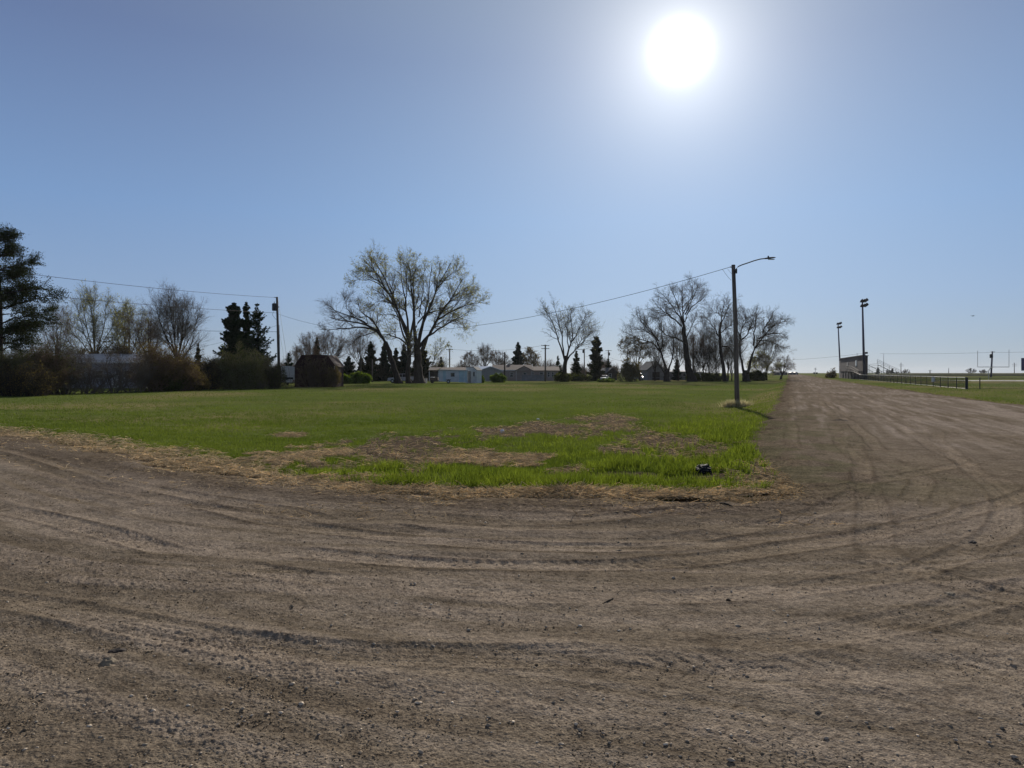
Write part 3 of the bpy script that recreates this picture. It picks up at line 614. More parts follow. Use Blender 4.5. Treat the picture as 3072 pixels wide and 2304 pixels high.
# big cottonwood with the fan of limbs
def c3(pts): return [(850 + x * .3134, 700 + y * .3134) for x, y in pts]
bare_tree('cottonwood_tree', 'large budding cottonwood with a broad fan of limbs, tallest tree in the field', 133, [
    (c3([(1300,1435),(1290,1300),(1285,1180),(1275,1060)]), 1.0, .6),
    (c3([(1205,1435),(1203,1280),(1205,1100),(1200,1000)]), .55, .42, -.5, -.5, True),
    (c3([(1280,1090),(1262,900),(1250,700),(1240,500),(1215,330)]), .50, .08),
    (c3([(1205,1040),(1160,860),(1050,680),(960,500),(860,330),(740,240)]), .46, .07),
    (c3([(1200,1010),(1110,800),(1040,600),(960,420),(880,290),(830,200)]), .40, .06),
    (c3([(1205,1020),(1185,860),(1150,640),(1110,480),(1090,330),(1080,240)]), .32, .05),
    (c3([(1195,1060),(1120,900),(1060,720),(980,600),(900,540),(800,500)]), .26, .04),
    (c3([(1215,1000),(1240,820),(1250,640),(1230,440),(1280,320)]), .30, .05),
    (c3([(1290,1060),(1330,860),(1400,700),(1470,520),(1540,350),(1600,270)]), .44, .06),
    (c3([(1300,1050),(1310,900),(1360,720),(1380,560),(1390,400),(1400,300)]), .34, .05),
    (c3([(1330,1120),(1390,960),(1470,840),(1550,700),(1650,560),(1720,440)]), .48, .06),
    (c3([(1390,980),(1480,920),(1600,860),(1720,800),(1800,770)]), .26, .04),
    (c3([(1470,830),(1600,760),(1720,700),(1830,680),(1930,670)]), .24, .03),
    (c3([(1300,1090),(1380,1000),(1450,880),(1490,720),(1600,600),(1700,560)]), .34, .05),
    (c3([(1220,1080),(1140,1020),(1060,990),(960,960),(860,940)]), .26, .05),
    (c3([(1270,900),(1330,780),(1420,740),(1520,730),(1600,750)]), .22, .04),
    (c3([(1060,680),(1000,660),(920,650),(880,700)]), .16, .03),
    (c3([(1090,720),(1020,520),(960,360),(930,260)]), .14, .03), (c3([(1160,700),(1180,500),(1150,340),(1130,260)]), .14, .03), (c3([(1250,620),(1180,460),(1190,320),(1220,280)]), .14, .03),
    (c3([(1300,800),(1330,560),(1330,400),(1340,310)]), .15, .03), (c3([(1390,720),(1450,560),(1470,400),(1500,320)]), .15, .03), (c3([(1480,520),(1560,440),(1640,380),(1670,370)]), .12, .03),
    (c3([(1500,760),(1620,600),(1740,520),(1790,480)]), .14, .03), (c3([(1600,740),(1720,620),(1820,590)]), .10, .03), (c3([(960,500),(860,430),(760,360),(690,300)]), .14, .03), (c3([(1000,560),(900,470),(790,450),(740,470)]), .12, .03),
    (c3([(930,470),(880,360),(870,260)]), .10, .03), (c3([(1450,880),(1560,820),(1680,850),(1740,900)]), .12, .03), (c3([(1100,800),(1000,760),(930,780),(900,860)]), .10, .03),
    (c3([(1370,1220),(1430,1280),(1470,1240),(1440,1190),(1480,1130),(1560,1090)]), .13, .03),
    ], 11, L1=(9, .115, 42), L2=(8, .075, 42), L3=(6, .042, 45), up=.4, leaf=.17, leafsize=.105, tm='bark', cm='twig', droop=.25, cat='tree')
bare_tree('leaning_tree', 'old tree leaning left with an arched bare crown beside the large cottonwood', 131, [
    (c3([(1105,1435),(1070,1320),(1020,1160),(975,1040)]), .62, .42),
    (c3([(985,1060),(930,960),(870,880),(850,810),(760,785),(680,800)]), .34, .06),
    (c3([(950,1000),(880,910),(780,870),(660,850),(540,830),(420,800)]), .34, .05),
    (c3([(900,930),(800,890),(700,905),(560,910),(450,930),(360,920)]), .26, .04),
    (c3([(800,870),(720,820),(600,780),(500,740),(400,700)]), .22, .04),
    (c3([(860,840),(800,800),(720,740),(680,640)]), .16, .03),
    (c3([(700,800),(620,740),(590,640)]), .12, .03),
    (c3([(900,940),(820,960),(720,1000),(640,1080)]), .14, .03),
    (c3([(620,840),(540,780),(470,700)]), .12, .03),
    ], 12, L1=(10, .16, 45), L2=(7, .085, 45), L3=(4, .04, 42), up=.45, tm='bark_dark', cm='twig', cat='tree', droop=.1)
def c5(pts): return [(1800 + x * .3134, 740 + y * .3134) for x, y in pts]
def c4(pts): return [(1400 + x * .2712, 850 + y * .2712) for x, y in pts]
bare_tree('bare_tree', 'bare vase-shaped tree standing in brambles right of the long house', 158, [
    (c4([(1075,1085),(1080,960),(1095,850),(1100,800)]), .55, .40),
    (c4([(1090,870),(1050,760),(1010,600),(960,440),(890,320),(850,270)]), .27, .05),
    (c4([(1095,860),(1130,740),(1180,600),(1170,450),(1160,330)]), .30, .05),
    (c4([(1075,800),(1060,660),(1040,520),(1000,380),(960,260)]), .22, .04),
    (c4([(1110,850),(1180,760),(1250,680),(1330,600),(1400,520)]), .24, .04),
    (c4([(1170,640),(1230,540),(1280,420),(1320,340)]), .18, .04),
    (c4([(1130,740),(1110,620),(1100,500),(1120,360)]), .16, .04),
    (c4([(1180,770),(1260,640),(1360,560),(1430,520)]), .16, .03),
    ], 13, L1=(12, .17, 42), L2=(8, .085, 42), L3=(5, .04, 40), up=.35, leaf=.06, leafsize=.09, cat='tree')
bare_tree('bare_tree', 'tallest bare tree of the right-hand grove, with a high rounded crown', 160, [
    (c5([(880,1290),(850,1150),(825,1000),(812,880),(803,770)]), .95, .45),
    (c5([(805,780),(800,640),(815,500),(820,400)]), .34, .06), (c5([(805,760),(760,660),(700,560),(650,470),(600,420)]), .26, .05),
    (c5([(800,740),(770,600),(740,470),(720,390)]), .24, .05), (c5([(810,720),(850,620),(900,560),(980,510),(1020,480)]), .24, .05),
    (c5([(812,650),(850,560),(890,460),(910,380)]), .20, .04), (c5([(780,760),(700,690),(620,640),(540,600),(500,560)]), .24, .05),
    (c5([(740,720),(640,660),(560,640),(500,640)]), .16, .04), (c5([(820,930),(760,880),(680,860),(600,820),(560,760)]), .24, .05),
    (c5([(825,880),(880,780),(930,700),(980,640)]), .18, .04), (c5([(800,640),(840,520),(860,420)]), .14, .04)],
    14, L1=(11, .14, 45), L2=(8, .07, 42), L3=(5, .033, 40), up=.3, tm='bark_dark')
bare_tree('bare_tree', 'wide-spreading bare tree with arching limbs at the left of the grove', 160, [
    (c5([(640,1290),(635,1200),(655,1170)]), .7, .6),
    (c5([(640,1200),(610,1080),(580,960),(530,840),(480,740),(430,680)]), .40, .06), (c5([(655,1190),(700,1050),(715,920),(720,800)]), .26, .05),
    (c5([(600,1050),(560,960),(470,900),(380,890),(300,850),(240,820)]), .26, .05), (c5([(560,900),(480,830),(400,790),(330,770)]), .20, .04),
    (c5([(590,980),(600,880),(590,760),(560,660)]), .20, .04), (c5([(640,1240),(590,1150),(540,1060),(500,1020)]), .18, .05),
    (c5([(530,860),(430,760),(380,690),(350,640)]), .16, .04), (c5([(470,910),(400,930),(320,940),(260,920)]), .13, .03), (c5([(690,1080),(740,1040),(800,1040)]), .12, .03)],
    15, L1=(12, .17, 46), L2=(8, .085, 45), L3=(5, .04, 42), up=.3, droop=.1)
bare_tree('bare_tree', 'thin crooked bare tree directly left of the street lamp pole', 162, [
    (c5([(1200,1300),(1180,1150),(1155,1000),(1145,850),(1160,720)]), .5, .26),
    (c5([(1150,880),(1090,780),(1040,720),(1010,680)]), .2, .04), (c5([(1155,740),(1190,640),(1210,560),(1240,520)]), .18, .04), (c5([(1160,760),(1150,640),(1160,540)]), .17, .04),
    (c5([(1150,830),(1220,760),(1280,740)]), .16, .04), (c5([(1160,960),(1230,950),(1290,1020),(1330,1080)]), .18, .04), (c5([(1150,900),(1110,880),(1060,860)]), .12, .03), (c5([(1180,660),(1110,640),(1060,600)]), .12, .03)],
    16, L1=(10, .15, 48), L2=(7, .075, 45), L3=(4, .035, 42), up=.25)
bare_tree('bare_tree', 'broad bare tree on twin trunks at the right end of the grove', 160, [
    (c5([(1400,1290),(1395,1220),(1400,1180)]), .95, .7),
    (c5([(1385,1230),(1350,1080),(1340,920),(1355,780),(1380,700)]), .40, .07), (c5([(1410,1220),(1440,1060),(1470,940),(1560,820),(1620,760)]), .48, .08),
    (c5([(1470,950),(1480,820),(1500,700),(1510,620)]), .28, .05), (c5([(1520,880),(1620,830),(1700,830),(1740,850)]), .24, .04), (c5([(1345,900),(1400,860),(1420,780),(1440,680)]), .2, .05),
    (c5([(1345,880),(1320,780),(1330,680),(1350,600)]), .2, .04), (c5([(1560,820),(1600,720),(1640,660)]), .2, .04), (c5([(1500,900),(1600,900),(1680,940),(1730,960)]), .18, .04),
    (c5([(1440,1060),(1520,1060),(1600,1100),(1650,1110)]), .18, .05), (c5([(1600,780),(1680,740),(1720,720)]), .16, .04), (c5([(1360,780),(1420,700),(1440,620)]), .15, .04)],
    17, L1=(12, .15, 46), L2=(8, .08, 44), L3=(5, .036, 42), up=.25)
# lesser trees of the grove
G1 = 'trees of the right-hand grove'
bare_tree('budding_tree', 'small budding tree with a drooping olive crown at the far left of the grove', 175, autolimbs(1922, 1140, 1000, 110, 7, .35, .28, lean=-25, seed=2), 18, leaf=.12, leafsize=.11, cm='twig', lm='bud_brown', droop=.5)
for i, (u, w, vt, lab) in enumerate([(2085, 60, 975, 'pale thin tree just right of the tallest grove trunk'), (2128, 70, 980, 'many-stemmed thicket tree in the middle of the grove'), (2150, 60, 1000, 'short twiggy tree left of the thin crooked one'), (2195, 70, 990, 'slender tree behind the street lamp pole')]):
    bare_tree('grove_tree', lab, 172 + i*3, autolimbs(u, 1142, vt, w, 9, .12, .2, seed=30+i), 30+i, L1=(9, .2, 38), L2=(7, .1, 40), L3=(3, .05, 40), tm='bark_pale' if i == 0 else 'bark_dark', cm='twig' if i else 'twig_warm', up=.4)
for i, (u, w, vt, lab) in enumerate([(1965, 70, 975, 'fine-twigged tree behind the left side of the wide-spreading tree'), (2035, 80, 940, 'twiggy tree filling the gap left of the tallest grove trunk'), (2110, 80, 945, 'upright twiggy tree between the tallest and the crooked trunks'), (2185, 90, 935, 'twiggy tree spreading behind the top half of the street lamp pole'), (2300, 90, 955, 'twiggy tree behind the right half of the twin-trunk crown')]):
    bare_tree('grove_tree', lab, 178 + i*2, autolimbs(u, 1142, vt, w, 9, .22, .22, seed=330+i), 330+i, L1=(10, .17, 40), L2=(7, .09, 40), L3=(4, .045, 40), tm='bark_dark', cm='twig', up=.4)
bare_tree('grove_tree', 'low dark multi-stemmed tree between the tall and the crooked trunks', 168, autolimbs(2112, 1142, 1030, 120, 11, .08, .16, seed=37), 37, L1=(9, .25, 38), L2=(7, .12, 40), L3=(3, .05, 40), cm='twig_dark', up=.4)
bare_tree('budding_tree', 'low leafing tree behind the twin-trunk tree at the end of the grove', 178, autolimbs(2285, 1140, 1055, 110, 9, .15, .2, seed=38), 38, L1=(10, .25, 40), L2=(8, .12, 42), L3=(4, .05, 42), leaf=.16, leafsize=.11, cm='twig', lm='bud', cat='tree')
bare_tree('bare_tree', 'small wind-bent bare tree beside the far end of the dirt street', 205, [(c5([(1730,1245),(1735,1220),(1745,1200)]), .4, .3)] + [(c5([(1745,1205), (1745 + dx*.5, 1150), (1745 + dx, ty)]), .14, .03) for dx, ty in [(-70,1130),(-45,1090),(-15,1070),(20,1075),(50,1085),(85,1100),(-90,1160),(75,1140)]],
          19, L1=(9, .3, 42), L2=(7, .14, 42), L3=(4, .06, 42), cm='twig_warm', up=.1)
shrub('bush', 'rounded olive-brown bush left of the grove, in front of the parked light car', 1888, 1072, 56, 160, 41, leaf=.15, lm='bud_brown', cm='twig_green', stems=26)
shrub('bush', 'dark low brush under the trees in the middle of the grove', 2120, 1118, 130, 166, 42, leaf=.3, cm='twig_dark', stems=30, dens=1.1)
shrub('bush', 'dark shrub at the foot of the leafing tree at the right end of the grove', 2268, 1112, 60, 172, 43, leaf=.5, cm='twig_dark', stems=20)
shrub('bush', 'bramble mound at the foot of the vase-shaped bare tree', 1685, 1118, 50, 156, 44, leaf=.25, cm='twig_dark', stems=26, dens=1.1)
shrub('bush', 'grey brush beside the brambles, right of the vase-shaped tree', 1738, 1122, 70, 164, 45, leaf=.25, cm='twig', stems=26)
shrub('bush', 'low dry weeds in front of the dark gabled house', 1820, 1136, 60, 150, 46, leaf=.6, lm='green_leaf', cm='twig_green', stems=16, leafsize=.1)

# left background: trees, spruces
bare_tree('budding_tree', 'greenish budding tree behind the pale building, leftmost of three', 112, autolimbs(292, 1150, 868, 215, 10, .28, .3, seed=51, lean=-20), 51, L1=(12, .2, 38), L2=(8, .1, 40), L3=(5, .05, 38), leaf=.10, leafsize=.08, cm='twig_green', lm='bud', tm='bark_pale', up=.45)
bare_tree('budding_tree', 'pale budding tree behind the pale building, right of the leftmost one', 118, autolimbs(385, 1150, 885, 150, 9, .25, .3, seed=52), 52, L1=(12, .2, 38), L2=(8, .1, 40), L3=(5, .05, 38), leaf=.12, leafsize=.08, cm='twig_green', lm='bud', tm='bark_pale', up=.45)
bare_tree('bare_tree', 'reddish twiggy tree between the budding trees and the upright bare tree', 110, autolimbs(445, 1150, 915, 110, 9, .3, .26, seed=53), 53, L1=(11, .2, 42), L2=(8, .1, 42), L3=(4, .05, 40), cm='twig_warm', up=.3)
bare_tree('bare_tree', 'upright bare tree with a dense fan of fine branches, left of the dark spruces', 108, autolimbs(530, 1150, 868, 150, 13, .3, .3, seed=54), 54, L1=(13, .22, 36), L2=(9, .1, 40), L3=(5, .045, 38), cm='twig', up=.35)
bare_tree('bare_tree', 'small bare tree beside the pine at the left edge', 88, autolimbs(168, 1150, 905, 90, 8, .3, .16, seed=55), 55, L1=(10, .2, 42), L2=(8, .1, 42), L3=(4, .05, 40), cm='twig_warm', up=.3)
SG = None
conifer('spruce_tree', 'broad dark spruce forming the left side of the spruce cluster', 702, 1165, 906, 115, 100, 61, dens=2.6, shape=.62, group=SG)
conifer('spruce_tree', 'narrow pointed spruce in the middle of the spruce cluster', 739, 1165, 901, 80, 104, 62, dens=1.8, shape=.8, group=SG)
conifer('spruce_tree', 'open-branched spruce on the right side of the spruce cluster', 772, 1165, 908, 130, 98, 63, dens=.85, shape=.8, group=SG, droop=.45)
conifer('spruce_tree', 'small distant spruce top above the hedge left of the spruce cluster', 594, 1150, 1029, 42, 125, 64, dens=1.2)
conifer('spruce_tree', 'small dark spruce between the transformer pole and the vine-covered shed', 866, 1150, 1058, 50, 130, 65, dens=1.4)
for i, (u, vt, w, lab) in enumerate([(951, 1012, 34, 'narrow spruce rising behind the vine-covered shed'), (1046, 1068, 40, 'reddish dark conifer right of the vine-covered shed'), (1112, 1022, 44, 'tall dark spruce behind the round green bush'),
    (1152, 1030, 40, 'dark spruce seen through the leaning tree'), (1188, 1042, 36, 'pointed spruce between the leaning tree and the cottonwood'), (1212, 1032, 40, 'spruce directly left of the cottonwood trunks'),
    (1268, 1040, 60, 'wide dark spruce right behind the cottonwood trunks'), (1084, 1072, 34, 'low dark spruce behind the green bush, left of the tall one')]):
    conifer('spruce_tree', lab, u, 1143, vt, w * 1.5, 165 + i*2, 70+i, dens=2.2, group='dark spruces behind the cottonwood', lm='needle' if i % 2 else 'needle_warm')
bare_tree('bare_tree', 'rounded bare tree behind the shed, left of the narrow spruce', 165, autolimbs(932, 1145, 993, 90, 9, .35, .25, seed=81), 81, L1=(11, .2, 42), L2=(8, .1, 42), L3=(4, .05, 40), cm='twig_warm')
bare_tree('bare_tree', 'forked bare tree behind the right corner of the shed', 160, autolimbs(992, 1145, 990, 120, 9, .35, .3, seed=82), 82, L1=(11, .2, 42), L2=(8, .1, 42), L3=(4, .05, 40), cm='twig_warm')
bare_tree('bare_tree', 'grey bare tree standing under the arched crown of the leaning tree', 170, autolimbs(1082, 1145, 985, 90, 8, .4, .3, seed=83), 83, L1=(11, .2, 42), L2=(8, .1, 42), L3=(4, .05, 40), cm='twig_warm', tm='bark_pale')
bare_tree('bare_tree', 'low twiggy tree beside the guy wire, left of the shed', 170, autolimbs(893, 1145, 1036, 50, 7, .35, .2, seed=84), 84, L1=(10, .2, 42), L2=(8, .1, 42), L3=(3, .05, 40), cm='twig_warm')
for i, (u, vt, w, lab) in enumerate([(1408, 1052, 60, 'low round bare tree left of the tallest one behind the metal-roofed garage'), (1455, 1032, 62, 'tallest round-topped bare tree behind the metal-roofed garage'), (1500, 1052, 66, 'low wide bare tree behind the left end of the long house')]):
    bare_tree('distant_tree', lab, 235 + i*5, autolimbs(u, 1138, vt, w, 9, .35, .3, seed=90+i), 90+i, L1=(10, .2, 42), L2=(8, .1, 42), L3=(3, .05, 40), cm='twig_warm')
bare_tree('weeping_tree', 'budding tree with weeping pale branches beside the blue spruce', 215, autolimbs(1600, 1138, 1040, 62, 9, .3, .28, seed=95, lean=-12), 95, leaf=.12, leafsize=.12, lm='bud_brown', cm='twig_warm', droop=.7, cat='tree')
conifer('spruce_tree', 'symmetrical blue-green spruce behind the roof of the long house', 1554, 1140, 1025, 58, 205, 96, dens=2.2, lm='needle_blue', shape=.95)
conifer('spruce_tree', 'thin open spruce left of the vase-shaped bare tree', 1674, 1140, 1066, 32, 200, 97, dens=.7)
conifer('spruce_tree', 'wide dark spruce right of the vase-shaped bare tree', 1729, 1140, 1052, 44, 185, 98, dens=1.4, lm='needle_warm')
conifer('pine_tree', 'tall narrow shaggy pine right of the grey brush', 1789, 1140, 1011, 46, 178, 99, dens=1.7, shape=.38, lm='needle_warm', cat='pine')
conifer('spruce_tree', 'small green spruce behind the dark gabled house', 1825, 1140, 1076, 36, 190, 100, dens=1.5, lm='needle_warm')
conifer('spruce_tree', 'small spruce seen through the forked tree left of the grove centre', 2030, 1140, 1077, 32, 190, 101, dens=1.2)
conifer('spruce_tree', 'stubby conifer beside the trailer, under the low loop of the cottonwood branch', 1323, 1140, 1070, 30, 200, 102, dens=1.1, lm='needle_warm')

# left edge pine with tiered plates of foliage
def plate_pine():
    g = np.random.default_rng(120); Y = 62; u0 = -4; bx = mX(u0, Y); z0 = gz(bx, Y); top = mZ(692, Y); H = top - z0
    t = thing('pine_tree', 'tall pine with tiered dark foliage plates at the left edge of the field', 'pine', (bx, Y, z0)); b = np.array((bx, Y, z0))
    P = resample([(bx, Y, z0), (bx+.15, Y, z0+H*.5), (bx-.1, Y, top)], 12); V, F = tubes_mesh(P[None], np.linspace(.34, .03, 12)[None], 8); link('trunk', np_mesh('trunk', V-b, F, smooth=True), M['bark_dark'], t)
    br = []; lf = []
    spec = [(700,16,0),(704,42,1),(712,48,0),(735,48,1),(755,55,0),(780,118,1),(800,85,0),(825,78,1),(850,130,1),(880,178,1),(905,110,0),(930,160,1),(960,165,1),(985,120,0),(1010,100,1),(1030,90,0)]
    items = []
    for v, ext, s in spec: items.append((v, ext / FP * Y, g.uniform(-.3, .3)))
    for k in range(38):
        v = g.uniform(715, 1035); items.append((v, g.uniform(.5, .9) * np.interp(v, [700, 780, 880, 960, 1040], [.6, 2.6, 4.2, 4.5, 3]), g.uniform(.5, 2*math.pi - .5)))
    for v, L_, th in items:
        zt = mZ(v, Y); d = np.array([math.cos(th), math.sin(th)]); n = 8; w = np.linspace(0, 1, n); L_ = max(L_, .4)
        zs = zt - .28 * L_
        Q = np.stack([bx + d[0]*L_*w, Y + d[1]*L_*w, np.maximum(zs, z0+1.5) + (zt-zs) * w ** .8], 1); Q[1:] += g.normal(size=(n-1, 3)) * .05; br.append(tubes_mesh(Q[None], (np.linspace(.012*L_+.03, .01, n))[None], 5))
        C, Rc, _ = grow(Q[None], np.full((1, n), .05), int(8 + 5*L_), .35, .9 + .1*L_, 50, 4, .25, .12, .012, g=g); br.append(tubes_mesh(C, Rc, 3))
        pts = C[:, 1:].reshape(-1, 3); pts = np.repeat(pts, 20, 0) + g.normal(size=(len(pts)*20, 3)) * np.array([.22, .22, .07]); lf.append(quads_at(pts, .085, g, .3))
    V, F = join(br); o = link('branches', np_mesh('branches', V-b, F), M['bark_dark'], t); o['kind'] = 'stuff'
    V, F = join(lf); link('crown', np_mesh('crown', V-b, F), M['needle_warm'], t)
plate_pine()
# the hedge row on the left
HG = 'shrubs of the hedge row at the left'
for i, (u, vt, w, Y, cm, lm, lf, st, lab) in enumerate([
    (-40, 1050, 110, 61, 'twig_green', 'shrub_leaf', .35, 34, 'olive hedge shrub half cut off by the left edge, under the pine'),
    (40, 1040, 120, 62.5, 'twig_green', 'shrub_leaf', .4, 42, 'dense olive hedge shrub under the tall pine'),
    (118, 1028, 110, 64, 'twig_warm', 'shrub_leaf', .3, 40, 'brown-green hedge shrub right of the pine'),
    (190, 1015, 90, 66, 'twig', 'shrub_leaf', .15, 30, 'tall thin-stemmed shrub at the left end of the pale building'),
    (262, 1040, 90, 68, 'twig', 'bud_brown', 0, 14, 'bare shrub in front of the left half of the pale building'),
    (330, 1035, 90, 70, 'twig', 'bud_brown', 0, 14, 'bare shrub in front of the middle of the pale building'),
    (400, 1040, 90, 72, 'twig', 'bud_brown', 0, 14, 'bare shrub in front of the right end of the pale building'),
    (462, 1030, 90, 75, 'twig_warm', 'bud_brown', .3, 34, 'tall russet shrub just right of the pale building'),
    (530, 1045, 100, 77, 'twig_warm', 'bud_brown', .35, 34, 'russet shrub above the dark rounded bush'),
    (625, 1062, 80, 84, 'twig_dark', 'bud_brown', .2, 30, 'grey-brown shrub left of the small pink tree'),
    (712, 1040, 125, 85, 'twig_green', 'shrub_leaf', .35, 48, 'large grey-green shrub in front of the spruce cluster'),
    (775, 1058, 90, 88, 'twig', 'shrub_leaf', .25, 34, 'grey-green shrub directly left of the transformer pole'),
    (822, 1078, 50, 89, 'twig_dark', 'shrub_leaf', .25, 22, 'thin dark shrub at the foot of the transformer pole')]):
    shrub('hedge_shrub', lab, u, vt, w * 1.1, Y, 130+i, cm=cm, lm=lm, leaf=lf * .5, stems=st, dens=1.25 if lf > .1 else 1.0, group=HG, dep=1.4, twist=.2)
shrub('rounded_bush', 'dark dense rounded bush at the front of the hedge', 575, 1100, 75, 79, 150, cm='twig_dark', lm='bud_brown', leaf=.8, stems=46, dens=1.3)
shrub('rounded_bush', 'dark low undergrowth right of the pale building, in front of the russet shrub', 505, 1108, 80, 76, 151, cm='twig_dark', lm='shrub_leaf', leaf=.7, stems=40, dens=1.2)
shrub('rounded_bush', 'dark dense growth below the tall pine at the left edge', 60, 1085, 190, 60.5, 152, cm='twig_dark', lm='bud_brown', leaf=.12, stems=60, dens=1.1)
shrub('upper_thicket', 'reddish thicket showing above the roof of the pale building', 330, 1020, 250, 96, 153, cm='twig_warm', lm='bud_brown', leaf=.4, stems=70, dens=1.2, cat='thicket')
shrub('upper_thicket', 'brown bare thicket filling the gap behind the russet shrubs', 500, 1035, 190, 90, 160, cm='twig_warm', lm='bud_brown', leaf=.1, stems=50, dens=1.1, cat='thicket')
shrub('upper_thicket', 'tangled bare thicket behind the hedge, left of the pale building', 130, 1005, 200, 80, 161, cm='twig_warm', lm='bud_brown', leaf=.08, stems=46, dens=1.1, cat='thicket')
shrub('pink_tree', 'small pink-budded ornamental tree seen through the gap in the hedge', 640, 1112, 34, 104, 154, cm='twig_warm', lm='bud_pink', leaf=.8, stems=18, cat='ornamental tree')
shrub('round_green_bush', 'low wide bright green bush right of the shed', 1030, 1125, 60, 128, 155, cm='twig_green', lm='green_leaf', leaf=1.0, stems=40, dens=1.3, leafsize=.12, cat='bush')
shrub('round_green_bush', 'taller rounded green bush left of the leaning tree', 1078, 1119, 68, 130, 156, cm='twig_green', lm='green_leaf', leaf=1.0, stems=50, dens=1.4, leafsize=.12, cat='bush')
shrub('yellow_shrub', 'yellow-green shrub just right of the pale cube shed', 1439, 1124, 18, 140, 157, cm='twig_green', lm='green_leaf', leaf=.9, stems=20, leafsize=.1, cat='bush')
shrub('yellow_shrub', 'wide yellow-green shrub in front of the left end of the long house', 1490, 1120, 44, 145, 158, cm='twig_green', lm='green_leaf', leaf=.9, stems=26, leafsize=.1, cat='bush')
# far woods that read as one mass on the skyline
g = np.random.default_rng(200); tw = []; 
for k in range(150):
    Y = g.uniform(260, 420); u = g.uniform(560, 2000) if k < 110 else g.uniform(-300, 560); x0 = mX(u, Y); H = g.uniform(4, 9.5) * (1 if u > 560 else 1.6); W_ = H * g.uniform(.35, .6); n = 260
    q = nrmz(g.normal(size=(n, 3))) * (g.random(n) ** .4)[:, None]; P0 = np.stack([x0 + g.normal(size=n)*.3, np.full(n, Y), -.4 + H*.1*g.random(n)], 1); P1 = np.stack([x0 + q[:, 0]*W_, Y + q[:, 1]*W_, -.4 + H*.5 + q[:, 2]*H*.5], 1)
    P = P0[:, None] * (1 - np.array([0, .5, 1])[None, :, None]) + P1[:, None] * np.array([0, .5, 1])[None, :, None]; P[:, 1, 2] += H*.06; tw.append(tubes_mesh(P, np.full((n, 3), .035) * np.array([1.5, 1, .6]), 3))
    C, Rc, _ = grow(P, np.full((n, 3), .03), 3, .4, H*.16, 40, 3, .3, .15, .03, g=g); tw.append(tubes_mesh(C, Rc, 3))
V, F = join(tw); tag(link('far_woods', np_mesh('far_woods', V, F), M['twig_warm']), 'distant bare woodland along the skyline behind the houses', 'woodland', kind='stuff')
# ------------------------------------------------------------------ buildings
def wallmat(name, c, c2=None, board=0, vertical=False):
    m = mat(name, c, .8, c2 or tuple(q*.82 for q in c), 1.5, spec=.2)
    if board:
        t = m.node_tree; n = t.nodes; l = t.links; w = n.new('ShaderNodeTexWave'); w.bands_direction = 'X' if vertical else 'Z'; w.inputs['Scale'].default_value = board; w.wave_profile = 'SAW'
        tcn = n.new('ShaderNodeTexCoord'); l.new(tcn.outputs['Object'], w.inputs['Vector']); b = n.new('ShaderNodeBump'); b.inputs['Distance'].default_value = .02; l.new(w.outputs['Fac'], b.inputs['Height']); l.new(b.outputs[0], n['Principled BSDF'].inputs['Normal'])
    return m
M['siding_tan'] = wallmat('siding_tan', (.36, .31, .285), None, 3); M['siding_grey'] = wallmat('siding_grey', (.30, .30, .31), None, 3); M['siding_white'] = wallmat('siding_white', (.62, .64, .66), None, 2)
M['siding_lilac'] = wallmat('siding_lilac', (.36, .36, .42), (.3, .3, .35), 1.2, True); M['panel_blue'] = wallmat('panel_blue', (.42, .55, .60)); M['barn_red'] = wallmat('barn_red', (.062, .026, .022), (.038, .02, .018), 1.5, True)
M['boards_dark'] = wallmat('boards_dark', (.10, .085, .078), (.055, .046, .042), 1.6, True); M['boards_grey'] = wallmat('boards_grey', (.26, .26, .27), (.18, .18, .19), 2.2, True)
M['shingle'] = mat('shingle', (.17, .135, .118), .9, (.12, .095, .085), 6, .01, 40); M['shingle_grey'] = mat('shingle_grey', (.12, .12, .125), .9, (.085, .085, .09), 6, .01, 40)
M['metal_roof'] = mat('metal_roof', (.55, .60, .68), .45, (.48, .53, .6), 1, metal=.3); M['roof_white'] = mat('roof_white', (.48, .49, .51), .8, (.38, .39, .41), 1.5, spec=.05)
M['boards_brown'] = wallmat('boards_brown', (.12, .095, .092), (.085, .07, .068), .8, True)
M['concrete'] = mat('concrete', (.33, .31, .29), .9, (.25, .235, .22), 1.2, .01, 20); M['trim'] = mat('trim', (.66, .66, .66), .6); M['alu'] = mat('alu', (.5, .5, .5), .4, metal=.7)
M['purple'] = mat('purple', (.075, .05, .15), .6, (.06, .04, .12), 1)
def win(parent, x, z, w, h, y, frame='trim', mull=True):
    f = MB(); t = .07
    f.box(x-w/2-t, x+w/2+t, y-.05, y-.003, z-t, z); f.box(x-w/2-t, x+w/2+t, y-.05, y-.003, z+h, z+h+t); f.box(x-w/2-t, x-w/2, y-.05, y-.003, z, z+h); f.box(x+w/2, x+w/2+t, y-.05, y-.003, z, z+h)
    if mull: f.box(x-w/2, x+w/2, y-.04, y-.005, z+h*.5-.025, z+h*.5+.025)
    o = f.build('window', M[frame], parent); MB().box(x-w/2, x+w/2, y-.02, y-.004, z, z+h*.5-.025 if mull else z+h).build('pane', M['pane'], o)
    if mull: MB().box(x-w/2, x+w/2, y-.02, y-.004, z+h*.5+.025, z+h).build('pane', M['pane'], o)
    return o
